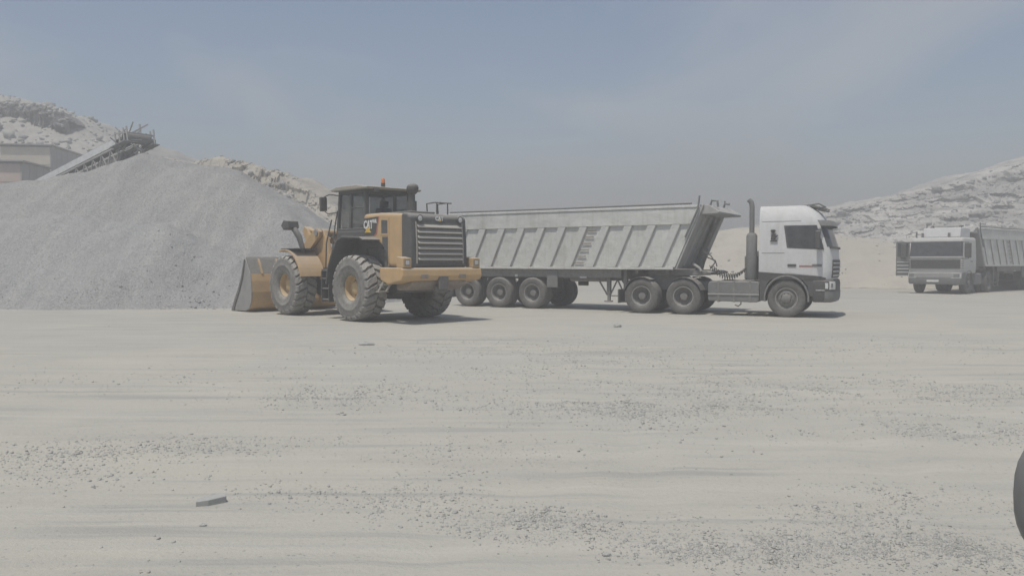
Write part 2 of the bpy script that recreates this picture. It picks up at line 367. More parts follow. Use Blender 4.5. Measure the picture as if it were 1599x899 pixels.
hill('quarry_hill_right', [rp(1010, 396, 108), rp(1110, 372, 106), rp(1200, 350, 104), rp(1290, 331, 101), rp(1340, 317, 99), rp(1400, 303, 97), rp(1450, 294, 96), rp(1500, 287, 95), rp(1545, 280, 94), rp(1575, 268, 93), rp(1599, 259, 92), rp(1700, 228, 90), rp(1850, 208, 88)], 34, 30, 'quarry_rock', 7, 3, .6, .75, 620, 240)
hill('quarry_hill_left', [rp(-330, 190, 90), rp(-150, 150, 88), rp(-40, 154, 86), rp(0, 159, 85), rp(60, 162, 84), rp(100, 170, 83), rp(150, 182, 82), rp(190, 207, 80), rp(230, 234, 78), rp(270, 264, 76), rp(330, 300, 74)], 26, 30, 'quarry_grey', 0, 17, .9, .2)
hill('rock_outcrop', [rp(-120, 190, 75.5), rp(-60, 170, 75.3), rp(-20, 164, 75), rp(30, 165, 74.7), rp(70, 168, 74.4), rp(96, 176, 74), rp(112, 190, 73.8)], 1.8, 3, 'dark_rock', 2, 63, .5, .7, 260, 80)
hill('quarry_hill_middle', [rp(170, 264, 68), rp(215, 248, 67), rp(255, 244, 66), rp(300, 249, 65), rp(345, 243, 64), rp(375, 250, 63), rp(410, 258, 62), rp(440, 261, 61), rp(465, 275, 60.5), rp(495, 293, 60), rp(530, 318, 59), rp(590, 352, 58), rp(680, 385, 57), rp(800, 402, 56)], 20, 25, 'quarry_beige', 5, 29, .6, .42)
hill('spoil_bank', [rp(1030, 404, 60), rp(1075, 382, 59.5), rp(1110, 362, 59), rp(1150, 354, 58), rp(1200, 352, 57), rp(1260, 356, 56), rp(1320, 368, 55), rp(1370, 374, 54.5), rp(1420, 391, 54), rp(1500, 404, 53.5)], 9, 14, 'spoil_beige', 0, 41, .3, .12)

# ------------------------------------------------------------------ gravel heaps
def heap(name, segs, x0, x1, y0, y1, step, seed, label):
    X, Y = np.meshgrid(np.arange(x0, x1, step), np.arange(y0, y1, step))
    wx = X + .5 * fbm(X * .25, Y * .25, 3, seed); wy = Y + .5 * fbm(X * .25 + 9, Y * .25, 3, seed + 3)
    acc = np.zeros_like(X); k = 3.0 if seed == 51 else 5.0
    for (ax, ay, az, bx_, by, bz, sl) in segs:
        dx, dy = bx_ - ax, by - ay; L = dx * dx + dy * dy + 1e-9
        tt = np.clip(((wx - ax) * dx + (wy - ay) * dy) / L, 0, 1)
        d = np.hypot(wx - ax - tt * dx, wy - ay - tt * dy)
        acc += np.exp(k * (az + (bz - az) * tt - sl * (np.sqrt(d * d + .35) - .59)))
    Z = np.log(acc + 1e-6) / k
    Z = Z + (.42 * fbm(X * .28, Y * .28, 3, seed + 6) + .15 * fbm(X * .8, Y * .8, 4, seed + 7) + .05 * fbm(X * 5, Y * 5, 2, seed + 9) + .13 * fbm(X * 1.1, Y * .16, 3, seed + 13)) * np.clip(Z + .3, 0, 1)
    Z = np.maximum(Z, -.25)
    o = heightmesh(name, X, Y, Z, 'gravel_heap' if seed == 51 else 'gravel_heap_pale'); tag(o, label, 'gravel heap', 'heaps of crushed gravel'); return o, (X, Y, Z)
heap('gravel_heap', [(-17.6, 39.0, 6.75, -15.4, 39.0, 6.35, .60), (-15.4, 39.0, 6.3, -13.2, 37.6, 5.6, .62), (-13.2, 37.6, 5.55, -9.2, 34.2, 3.1, .66),
                     (-17.6, 39.0, 6.2, -20.5, 37.6, 5.15, .60), (-20.5, 37.6, 5.2, -26, 37.0, 4.85, .6), (-26, 37, 4.85, -42, 37.5, 4.6, .6), (-9.2, 34.2, 3.0, -7.2, 32.8, 1.5, .62)],
     -46, -2, 26.5, 50, .16, 51, 'tall grey gravel heap rising to a peak under the conveyor head')
_, HEAP2 = heap('gravel_heap', [(-33, 33.0, 3.35, -18.5, 31.9, 3.3, .72), (-18.5, 31.9, 3.25, -13.6, 31.2, 2.95, .72), (-13.6, 31.6, 2.8, -11.4, 31.0, 1.9, .55), (-11.4, 31.0, 1.8, -9.0, 29.6, .7, .5)],
     -40, -5, 26, 38, .13, 77, 'low grey gravel heap with long flat crest in front of the tall heap')

# ------------------------------------------------------------------ wheels
def truck_wheel(parent, loc, side, dual, rim='truck_rim', Rr=.525):
    # side: +1 outer face towards +y, -1 towards -y
    hw = .14
    def tyre(c):
        b = MB(); s = Rr / .525
        pr = [(.29, -.10), (.315, -.125), (.40, -.145), (.47, -.142), (.508, -.125), (.522, -.10), (.522, -.055), (.510, -.05), (.510, -.04), (.525, -.035), (.525, .035), (.510, .04), (.510, .05), (.522, .055),
              (.522, .10), (.508, .125), (.47, .142), (.40, .145), (.315, .125), (.29, .10)]
        b.lathe([(r * s, y + c) for r, y in pr], 40)
        return b
    w = MB(); o = hw if dual else 0.
    if dual: w.lathe([(.30, o + .10), (.285, o + .115), (.27, o + .09), (.26, o - .02), (.20, o - .06), (.13, o - .06), (.125, o + .02), (.10, o + .05), (0.001, o + .055)], 28)
    else: w.lathe([(.30, .10), (.285, .118), (.262, .09), (.25, .06), (.22, .075), (.19, .115), (.13, .125), (.12, .17), (.10, .185), (.001, .19)], 28)
    w.lathe([(.29, o + .1), (.29, -.10 - o)], 28)
    for k in range(10):
        a = 2 * math.pi * k / 10; rr = .165 if dual else .165; yy = o - .055 if dual else .118
        w.tube([(rr * math.cos(a), yy, rr * math.sin(a)), (rr * math.cos(a), yy + .035, rr * math.sin(a))], .016, 6)
    obj = w.build('wheel', rim, parent, smooth=40, loc=loc)
    MB().lathe([(.283, o + .112), (.292, o + .122), (.305, o + .118), (.310, o + .108)], 32).build('rim_lit_ring', 'galvanised', obj, smooth=40)  # pale ring painting the light on the rim edge
    if side < 0: obj.rotation_euler = (0, 0, math.pi)
    t = tyre(o).build('tyre', 'rubber', obj, smooth=40)
    if dual: tyre(-o - .02).build('tyre', 'rubber', obj, smooth=40)
    return obj

# ------------------------------------------------------------------ cab surface (plan outline lofted over height)
class Cab:
    def __init__(s, rear, levels, rc=.30, rr=.06):           # levels: (z, half width, front x)
        s.rear = rear; s.L = levels; s.rc = rc; s.rr = rr
    def at(s, z):
        zs = [l[0] for l in s.L]; return np.interp(z, zs, [l[1] for l in s.L]), np.interp(z, zs, [l[2] for l in s.L])
    def P(s, u, z, off=0):
        w, xf = s.at(z); w += off; xf += off; r = s.rc + off; xr = s.rear
        # u 0..1 right side rear to front, 1..2 corner, 2..3 front, 3..4 corner, 4..5 left side front to rear
        if u <= 1: return (xr + u * (xf - r - xr), -w, z)
        if u <= 2: a = (u - 1) * math.pi / 2; return (xf - r + r * math.sin(a), -w + r - r * math.cos(a), z)
        if u <= 3: y = (u - 2.5) * 2; return (xf + .07 * (1 - y * y), y * (w - r), z)
        if u <= 4: a = (u - 3) * math.pi / 2; return (xf - r + r * math.cos(a), w - r + r * math.sin(a), z)
        return (xf - r - (u - 4) * (xf - r - xr), w, z)
    def ux(s, x, z):
        w, xf = s.at(z); return (x - s.rear) / (xf - s.rc - s.rear)
    def shell(s, name, m, parent, zs):
        us = [0, .25, .5, .75, 1] + [1 + k / 7 for k in range(1, 8)] + [2 + k / 6 for k in range(1, 7)] + [3 + k / 7 for k in range(1, 8)] + [4.25, 4.5, 4.75, 5]
        b = MB(); b.grid([[s.P(u, z) for u in us] for z in zs]); n = len(us); k = len(zs)
        b.f.append(tuple(range(n))); b.f.append(tuple(range((k - 1) * n, k * n)))
        for i in range(k - 1): b.f.append((i * n, (i + 1) * n, (i + 2) * n - 1, (i + 1) * n - 1))
        return b.build(name, m, parent, bevel=.03, seg=3, smooth=40)
    def patch(s, name, m, parent, u0, u1, z0, z1, off=.006, nu=14, nz=6, sl0=0, sl1=0, th=.012):
        b = MB()
        def row(o): return [[s.P(u0 + (u1 - u0) * i / nu, (z0 + sl0 * i / nu) + ((z1 + sl1 * i / nu) - (z0 + sl0 * i / nu)) * j / nz, o) for i in range(nu + 1)] for j in range(nz + 1)]
        b.grid(row(off)); b.grid(row(off - th)); N = (nu + 1) * (nz + 1); n = nu + 1
        ring = [i for i in range(n)] + [j * n + nu for j in range(1, nz + 1)] + [nz * n + i for i in range(nu - 1, -1, -1)] + [j * n for j in range(nz - 1, 0, -1)]
        for a, c in zip(ring, ring[1:] + ring[:1]): b.f.append((a, c, c + N, a + N))
        return b.build(name, m, parent, smooth=40)

# ------------------------------------------------------------------ tractor unit (near)
TH = R(31.1)
def tractor_near():
    root = thing('truck_tractor', 'white sleeper cab truck tractor with tall black exhaust stack, hitched to the near tipper trailer', 'truck', (8.266, 23.769, 0), R(-25.5))
    cab = Cab(-.76, [(1.0, 1.20, 1.18), (1.25, 1.235, 1.22), (1.6, 1.24, 1.23), (1.95, 1.235, 1.21), (2.62, 1.19, 1.0), (2.78, 1.17, .90), (2.95, 1.12, .78), (3.08, 1.05, .62), (3.15, .98, .52)], rc=.30)
    zs = [1.07, 1.2, 1.3, 1.45, 1.6, 1.8, 1.95, 2.15, 2.4, 2.62, 2.7, 2.78, 2.86, 2.95, 3.02, 3.08, 3.12, 3.15]
    cb = cab.shell('cab', 'truck_white', root, zs)
    cab.patch('windshield', 'dark_glass', root, 1.36, 3.64, 1.98, 2.62)
    for s in (0, 1):
        m = (lambda u: u) if not s else (lambda u: 5 - u)
        u0, u1 = cab.ux(.02, 2.2), cab.ux(.86, 2.2)
        d = cab.patch('door', 'truck_white', root, m(cab.ux(-.02, 1.6)), m(1.06), 1.26, 2.66, off=.010, sl0=-.10)
        cab.patch('side_window', 'dark_glass', d, m(u0), m(u1 + .10), 1.98, 2.56, off=.022, sl0=-.06, sl1=-.0)
        cab.patch('window_seal', 'black_plastic', d, m(u0 - .03), m(u1 + .13), 1.955, 2.585, off=.016, sl0=-.06)
        cab.patch('door_handle', 'black_plastic', d, m(cab.ux(.03, 1.5)), m(cab.ux(.26, 1.5)), 1.43, 1.50, off=.026)
        cab.patch('door_stripe', 'decal_red', d, m(cab.ux(.34, 1.5)), m(cab.ux(.70, 1.5)), 1.425, 1.465, off=.016)
        cab.patch('door_badge', 'trim_grey', d, m(cab.ux(.68, 1.5)), m(cab.ux(.95, 1.5)), 1.43, 1.50, off=.02)
        cab.patch('side_locker_seam', 'trim_grey', cb, m(.05), m(cab.ux(-.06, 1.8)), 1.805, 1.82, off=.004, nz=1)
        cab.patch('roof_seam', 'trim_grey', cb, m(.05), m(.8), 2.70, 2.712, off=.004, nz=1)
        cab.patch('lower_trim', 'black_plastic', root, m(-.0), m(1.3), 1.06, 1.28, off=.012, sl0=-.0, sl1=-.16)
    # dark figure-like emblem on the sleeper side
    em = MB(); y = -1.262
    def disc(b, cx, cz, r, n=14, a=1.0): b.prism([(cx + r * math.cos(k * 2 * math.pi / n), cz + a * r * math.sin(k * 2 * math.pi / n)) for k in range(n)], y + .03, y)
    disc(em, -.37, 2.42, .062); em.prism([(-.47, 2.44), (-.27, 2.44), (-.31, 2.50), (-.43, 2.50)], y + .03, y)
    em.prism([(-.45, 2.15), (-.29, 2.13), (-.30, 2.33), (-.35, 2.36), (-.42, 2.34)], y + .03, y)
    em.prism([(-.47, 2.07), (-.22, 2.07), (-.24, 2.12), (-.47, 2.11)], y + .03, y); em.prism([(-.29, 2.20), (-.20, 2.28), (-.22, 2.31), (-.30, 2.27)], y + .03, y)
    em.v = [(-.36 + (a - -.36) * .8, b_, 2.30 + (c_ - 2.28) * .78) for a, b_, c_ in em.v]; em.build('emblem', 'decal_black', cb)
    # visor, grille, bumper, lights
    cab.patch('sun_visor', 'trim_grey', root, 1.25, 3.75, 2.56, 2.72, off=.16, th=.03, nz=2)
    for s in (-1, 1): MB().tube([(.25, s * .85, 3.13), (.80, s * .80, 3.2), (.98, s * .72, 3.10)], .022).build('roof_bar', 'trim_grey', root, smooth=40)
    for y0 in (-.5, .5): MB().prism([(.52, 3.12), (.95, 3.03), (1.0, 3.06), (.6, 3.2)], y0 - .25, y0 + .25).build('roof_lamp', 'trim_grey', root, bevel=.02)
    cab.patch('grille', 'black_plastic', root, 1.7, 3.3, 1.12, 1.62, off=.02, th=.03)
    for k in range(4): cab.patch('grille_bar', 'truck_white', root, 1.75, 3.25, 1.17 + .115 * k, 1.20 + .115 * k, off=.04, th=.03, nz=1)
    cab.patch('wiper', 'black_plastic', root, 1.5, 3.4, 1.93, 1.985, off=.05, th=.04, nz=1)
    bc = Cab(.70, [(.40, 1.18, 1.20), (.55, 1.23, 1.25), (.95, 1.24, 1.26), (1.06, 1.22, 1.24)], rc=.24)
    bc.shell('bumper', 'black_plastic', root, [.44, .55, .75, .95, 1.06])
    bc.patch('bumper_panel', 'trim_grey', root, 1.0, 4.0, .46, .74, off=.012)
    for m in ((lambda u: u), (lambda u: 5 - u)):
        h = bc.patch('headlight', 'lamp_clear', root, m(1.3), m(1.95), .80, 1.02, off=.02, nz=3)
        bc.patch('headlight_lens', 'trim_grey', h, m(1.42), m(1.55), .86, .97, off=.03, nz=2)
        bc.patch('indicator', 'truck_white', root, m(1.02), m(1.22), .82, .98, off=.012, nz=2)
        bc.patch('bumper_strip', 'truck_white', root, m(.25), m(1.0), .765, .785, off=.012, nz=1)
    # mirrors
    for s in (-1, 1):
        mm = MB(); mm.prism([(.78, s * 1.30), (.86, s * 1.31), (.92, s * 1.50), (.85, s * 1.54), (.77, s * 1.50)], 1.93, 2.42, 'z'); o = mm.build('mirror', 'black_plastic', root, bevel=.03)
        for za in (2.44, 1.92): MB().tube([(.93, s * 1.2, za), (.85, s * 1.42, za)], .02).build('mirror_arm', 'black_plastic', o, smooth=40)
    # wheel arches
    for s in (-1, 1):
        pr = [(.62 * math.cos(R(a)), .53 + .66 * math.sin(R(a))) for a in range(-8, 189, 14)]
        MB().strip(pr, s * .85, s * 1.255, .05).build('wheel_arch', 'trim_grey', root, bevel=.01, smooth=30)
        MB().prism([(-.72, .45), (-.62, .45), (-.63, .6), (-.52, .95), (-.38, 1.1), (0, 1.22), (.38, 1.1), (.55, .9), (.62, .6), (.66, .60), (.80, .6), (.80, 1.10), (.3, 1.26), (-.74, 1.26)], s * 1.215, s * .95).build('lower_panel', 'black_plastic', root, bevel=.01)
    MB().bx(.68, 1.0, -1.15, 1.15, .5, 1.1).build('footwell', 'black_plastic', root)
    MB().bx(-.74, .6, -.75, .75, .6, 1.24).build('engine', 'chassis', root)
    # chassis, tanks, rear
    for s in (-1, 1): MB().bx(-4.95, .9, s * .40 - .045, s * .40 + .045, .70, .98).build('chassis_rail', 'chassis', root, bevel=.01)
    for x in (-1.3, -2.2, -3.4, -4.4, -4.9): MB().bx(x - .06, x + .06, -.36, .36, .72, .96).build('cross_member', 'chassis', root)
    for s in (-1, 1):
        MB().prism([(-2.18, .42), (-2.2, .5), (-2.2, .92), (-2.14, 1.0), (-.80, 1.0), (-.74, .92), (-.74, .45), (-.8, .40)], s * .55, s * 1.2).build('fuel_tank', 'trim_grey', root, bevel=.03, seg=3)
        b = MB()
        for x in (-1.9, -1.45, -1.0): b.bx(x - .025, x + .025, s * .54, s * 1.215, .395, 1.008)
        b.build('tank_strap', 'chassis', root)
        MB().bx(-2.2, -.74, s * 1.19, s * 1.225, .60, .64).build('side_rail', 'galvanised', root, bevel=.008)
    b = MB(); b.tube([(-1.28, -1.0, .45), (-1.28, -1.02, .33), (-1.36, -1.02, .27), (-1.45, -1.02, .31)], .018, 6); b.build('tow_hook', 'chassis', root, smooth=40)
    # exhaust
    ex = MB().tube([(-1.0, -.95, 1.04), (-1.0, -.95, 1.12), (-1.0, -.95, 2.32), (-1.0, -.95, 2.40)], [.12, .155, .155, .10], 16).build('exhaust_muffler', 'trim_grey', root, smooth=40)
    MB().tube([(-1.0, -.95, 2.38), (-1.0, -.95, 3.18), (-1.02, -.95, 3.28), (-1.09, -.95, 3.36)], .072, 12).build('exhaust_stack', 'trim_grey', ex, smooth=40)
    MB().bx(-1.22, -.86, -.85, -.2, 1.04, 1.75).build('air_filter', 'trim_grey', root, bevel=.05, seg=3)
    MB().bx(-1.15, -.86, .1, .9, 1.04, 1.9).build('battery_box', 'chassis', root, bevel=.03)
    # mudguards
    X1, X2 = -2.934, -4.22
    for s in (-1, 1):
        for xc in (X1, X2):
            pr = [(xc + .58 * math.cos(R(a)), .53 + .58 * math.sin(R(a))) for a in ((20, 40, 60, 80, 100, 120) if xc == X1 else (60, 80, 100, 120, 140, 165))]
            MB().strip(pr, s * .62, s * 1.24, .02).build('mudguard', 'black_plastic', root)
        MB().bx(-4.95, -4.92, s * .62, s * 1.24, .30, .72).build('mud_flap', 'rubber', root)
    MB().prism([(-3.1, .98), (-4.2, .98), (-4.3, 1.06), (-4.05, 1.16), (-3.2, 1.16), (-3.05, 1.08)], -.45, .45).build('fifth_wheel', 'chassis', root, bevel=.02)
    for s in (-1, 1):
        truck_wheel(root, (0, s * 1.06, .525), s, False)
        for xc in (X1, X2): truck_wheel(root, (xc, s * .93, .525), s, True)
    for xc in (0, X1, X2): MB().tube([(xc, -.9, .525), (xc, .9, .525)], .09, 10).build('axle', 'chassis', root, smooth=40)
    # coiled air lines between cab and trailer
    for j, (mname, y0) in enumerate((('black_plastic', -1.0), ('black_plastic', -.7))):
        pts = []; n = 220; A = Vector((-1.12, y0, 1.42)); B = Vector((-2.2, y0 + .02, 1.46))
        for i in range(n + 1):
            t = i / n; p = A.lerp(B, t); p.z -= (.34 - .05 * j) * 4 * t * (1 - t); ph = t * 15 * 2 * math.pi
            e = .062 * math.sin(math.pi * t) ** .35; pts.append((p.x, p.y + e * math.cos(ph), p.z + e * math.sin(ph)))
        MB().tube(pts, .014, 5).build('air_hose', mname, root, smooth=60)
    return root
tractor_near()

# ------------------------------------------------------------------ tipper trailer
def trailer(label, loc, rz, fx, bx_, axles, nrib, legs=True, wheels=True, group='tipper trailers'):
    # fx: front bottom corner x; bx_: rear; z 1.38 .. 3.2; the front and the ribs lean forward towards the top
    root = thing('tipper_trailer', label, 'trailer', loc, rz, group)
    z0, z1, zt = 1.40, 2.70, 3.18; sl = .44
    W = 1.25
    for s in (-1, 1):
        ins = .055
        side = MB().prism([(bx_ + .1, z0), (fx, z0), (fx + sl * (z1 - z0), z1), (bx_ + .1, z1)], s * (W - ins), s * (W - ins - .02)).build('side_panel', 'body_white', root)
        MB().prism([(bx_ + .1, z1), (fx + sl * (z1 - z0), z1), (fx + sl * (zt - z0), zt), (bx_ + .1, zt)], s * W, s * (W - .06)).build('upper_side_panel', 'body_white', root, bevel=.008)
        MB().prism([(bx_ + .1, z1 - .005), (fx + sl * (z1 - z0), z1 - .005), (fx + sl * (z1 - z0) + .01, z1 + .015), (bx_ + .1, z1 + .015)], s * (W + .004), s * (W - ins)).build('panel_ledge', 'body_white', root)
        MB().bx(bx_, fx + .04, s * (W + .02), s * (W - .12), z0 - .08, z0 - .004).build('bottom_rail', 'body_white', root, bevel=.012)
        MB().bx(bx_, fx + sl * (zt - z0), s * (W + .025), s * (W - .07), zt + .003, zt + .075).build('top_rail', 'body_white', root, bevel=.015)
        MB().tube([(bx_ + .3, s * (W - .02), zt + .13), ((bx_ + fx) / 2, s * (W - .02), zt + .12), (fx + .6, s * (W - .02), zt + .13)], .028, 8).build('tarp_roll', 'trim_grey', root, smooth=40)
        sp = (fx - bx_) / nrib
        rib = None
        for k in range(nrib):
            xb = fx - .42 - sp * k
            if xb - .16 < bx_ + .1: break
            if rib is None:
                rib = MB().prism([(-.16, z0 + .002), (.10, z0 + .002), (.10 + sl * (z1 - z0), z1 - .01), (-.16 + sl * (z1 - z0), z1 - .01)], s * W, s * (W - ins + .004)).build('rib', 'body_white', root, bevel=.012, loc=(xb, 0, 0))
                MB().prism([(.101, z0 + .01), (.118, z0 + .01), (.118 + sl * (z1 - z0), z1 - .02), (.101 + sl * (z1 - z0), z1 - .02)], s * (W - .006), s * (W - ins + .004)).build('rib_shade_strip', 'body_shade_grey', rib)  # dark strip that paints in the shaded front flank of the rib
                r0 = rib
            else: inst_tree(r0, root, (xb, 0, 0))
        # rust-stained climbing rungs on one bay
        xb = fx - .42 - sp * 4 + .16
        for k in range(6):
            z = z0 + .14 + k * .205
            MB().tube([(xb + sl * (z - z0), s * (W - .02), z), (xb + .32 + sl * (z - z0), s * (W - .02), z)], .016, 6).build('ladder_rung', 'rust', root, smooth=40)
        # slanted front corner post
        MB().prism([(fx - .02, z0), (fx + .10, z0), (fx + .10 + sl * (zt - z0), zt), (fx - .02 + sl * (zt - z0), zt)], s * (W + .012), s * (W - .1)).build('corner_post', 'body_white', root, bevel=.012)
        MB().tube([(fx + .42, s * (W + .05), 2.3), (fx + .82, s * (W + .05), zt - .02), (fx + .86, s * (W + .05), zt + .34)], .028, 8).build('tarp_lever', 'trim_grey', root, smooth=40)
    MB().bx(bx_ + .05, fx, -W + .1, W - .1, z0 - .06, z0 + .02).build('floor_plate', 'body_shade_grey', root)
    hb = MB().prism([(fx + .10, z0 - .05), (fx + .16, z0 - .05), (fx + .16 + sl * (zt + .08 - z0), zt + .08), (fx + .10 + sl * (zt + .08 - z0), zt + .08)], -W, W).build('headboard', 'body_shade_grey', root, bevel=.01)
    for y in (-.75, -.25, .25, .75): MB().prism([(fx + .162, z0), (fx + .24, z0 + .05), (fx + .24 + sl * (zt - .3 - z0), zt - .3), (fx + .162 + sl * (zt - z0 - .2), zt - .2)], y - .06, y + .06).build('headboard_stiffener', 'body_shade_grey', hb, bevel=.01)
    xt = fx + .16 + sl * (zt - z0)
    MB().prism([(xt - .1, zt + .082), (xt + .18, zt + .06), (xt + .48, zt - .14), (xt + .46, zt - .19), (xt + .12, zt - .20), (xt - .06, zt - .2)], -W + .05, W - .05).build('canopy_lip', 'body_shade_grey', root, bevel=.015)
    MB().tube([(xt + .1, -.85, zt + .06), (xt + .15, -.85, zt + .22), (xt + .32, -.85, zt + .20), (xt + .34, -.85, zt + .02)], .035, 8).tube([(xt + .1, .5, zt + .06), (xt + .15, .5, zt + .2), (xt + .3, .5, zt + .18)], .035, 8).build('tarp_bracket', 'trim_grey', root, smooth=40)
    MB().prism([(bx_ + .04, z0 - .02), (bx_ + .09, z0 - .02), (bx_ + .09, zt + .05), (bx_ + .04, zt + .05)], -W + .02, W - .02).build('tailgate', 'body_white', root, bevel=.01)
    # hydraulic ram in front of the body
    MB().tube([(fx + .42, 0, 1.2), (fx + .62, 0, 2.0)], .12, 14).tube([(fx + .62, 0, 2.0), (fx + .95, 0, 2.75)], .085, 14).build('tipping_ram', 'chassis', root, smooth=40)
    for s in (-1, 1):
        MB().prism([(bx_ + .05, z0 - .085), (fx + .6, z0 - .085), (fx + .95, z0 - .12), (fx + .95, z0 - .24), (fx - .6, z0 - .26), (fx - 1.5, z0 - .40), (bx_ + .1, z0 - .42)], s * .42, s * .52).build('chassis_rail', 'chassis', root, bevel=.008)
        MB().prism([(fx - 1.7, z0 - .09), (bx_ + .2, z0 - .09), (bx_ + .2, z0 - .34), (fx - 1.7, z0 - .34)], s * 1.10, s * 1.14).build('side_skirt', 'chassis', root, bevel=.008)
    for k in range(9): x = bx_ + .4 + k * (fx - bx_ - .6) / 8; MB().bx(x - .05, x + .05, -1.1, 1.1, z0 - .2, z0 - .088).build('cross_member', 'chassis', root)
    MB().prism([(fx + .94, z0 - .10), (fx + 1.1, z0 - .14), (fx + 1.1, z0 - .2), (fx + .5, z0 - .26), (fx - .9, z0 - .262), (fx - .9, z0 - .10)], -.9, .9).build('neck_plate', 'chassis', root, bevel=.02)
    MB().tube([(fx + .55, -.9, z0 + .1), (fx + .75, -.95, z0 - .02), (fx + .82, -.95, z0 - .12)], .045, 8).build('hose_coupling', 'galvanised', root, smooth=40)
    MB().tube([(fx + .75, -.6, 1.9), (fx + 1.0, -.6, 1.75), (fx + 1.12, -.55, 1.55), (fx + .95, -.5, 1.35)], .02, 6).tube([(fx + .75, -.3, 1.72), (fx + 1.05, -.3, 1.6), (fx + 1.1, -.3, 1.42)], .02, 6).build('cable', 'chassis', root, smooth=50)
    if legs:
        for s in (-1, 1):
            for x in (fx - 1.62, fx - 2.2):
                l = MB().bx(x - .06, x + .06, s * .95 - .06, s * .95 + .06, .55, z0 - .09).bx(x - .045, x + .045, s * .95 - .045, s * .95 + .045, .32, .55).build('landing_leg', 'chassis', root, bevel=.008)
                MB().bx(x - .13, x + .1, s * .95 - .1, s * .95 + .1, .28, .32).build('foot_pad', 'chassis', l, bevel=.008)
            MB().bar((fx - 1.66, s * .95, .5), (fx - 1.91, s * .95, 1.0), .04, .04).bar((fx - 2.16, s * .95, .5), (fx - 1.91, s * .95, 1.0), .04, .04).bar((fx - 1.68, s * .95, .48), (fx - 2.14, s * .95, .48), .04, .04).bar((fx - 2.26, s * .95, .5), (fx - 2.6, s * .9, 1.0), .04, .04).build('leg_brace', 'chassis', root)
    if wheels:
        for x in axles:
            a_ = MB().tube([(x, -.85, .52), (x, .85, .52)], .075, 10).build('axle', 'chassis', root)
            for s in (-1, 1): MB().bx(x - .25, x + .25, s * .52, s * .62, .6, 1.0).build('spring_hanger', 'chassis', a_)
            for s in (-1, 1): truck_wheel(root, (x, s * .96, .52), s, True, Rr=.52)
        for s in (-1, 1):
            MB().bx(axles[0] + .55, axles[0] + .95, s * 1.15, s * 1.19, .72, z0 - .1).build('mesh_step', 'trim_grey', root, bevel=.008)
            MB().bx(axles[0] - .70, axles[0] - .60, s * 1.13, s * 1.16, 1.06, 1.14).build('marker_plate', 'decal_white', root)
            MB().bx(axles[0] + 1.25, axles[0] + 2.6, s * .60, s * .9, .92, 1.2).build('air_tank', 'chassis', root, bevel=.05, seg=3)
            MB().bx(axles[2] - .75, axles[2] - .72, s * .65, s * 1.22, .3, 1.1).build('mud_flap', 'rubber', root)
            MB().bx(axles[0] + 1.75, axles[0] + 2.0, s * 1.145, s * 1.16, 1.04, 1.09).build('reflector', 'lamp_clear', root)
    return root
trailer('white ribbed tipper trailer standing behind the yellow loader', (8.369, 23.713, 0), -TH, -3.36, -11.9, (-8.26, -9.57, -10.88), 11)

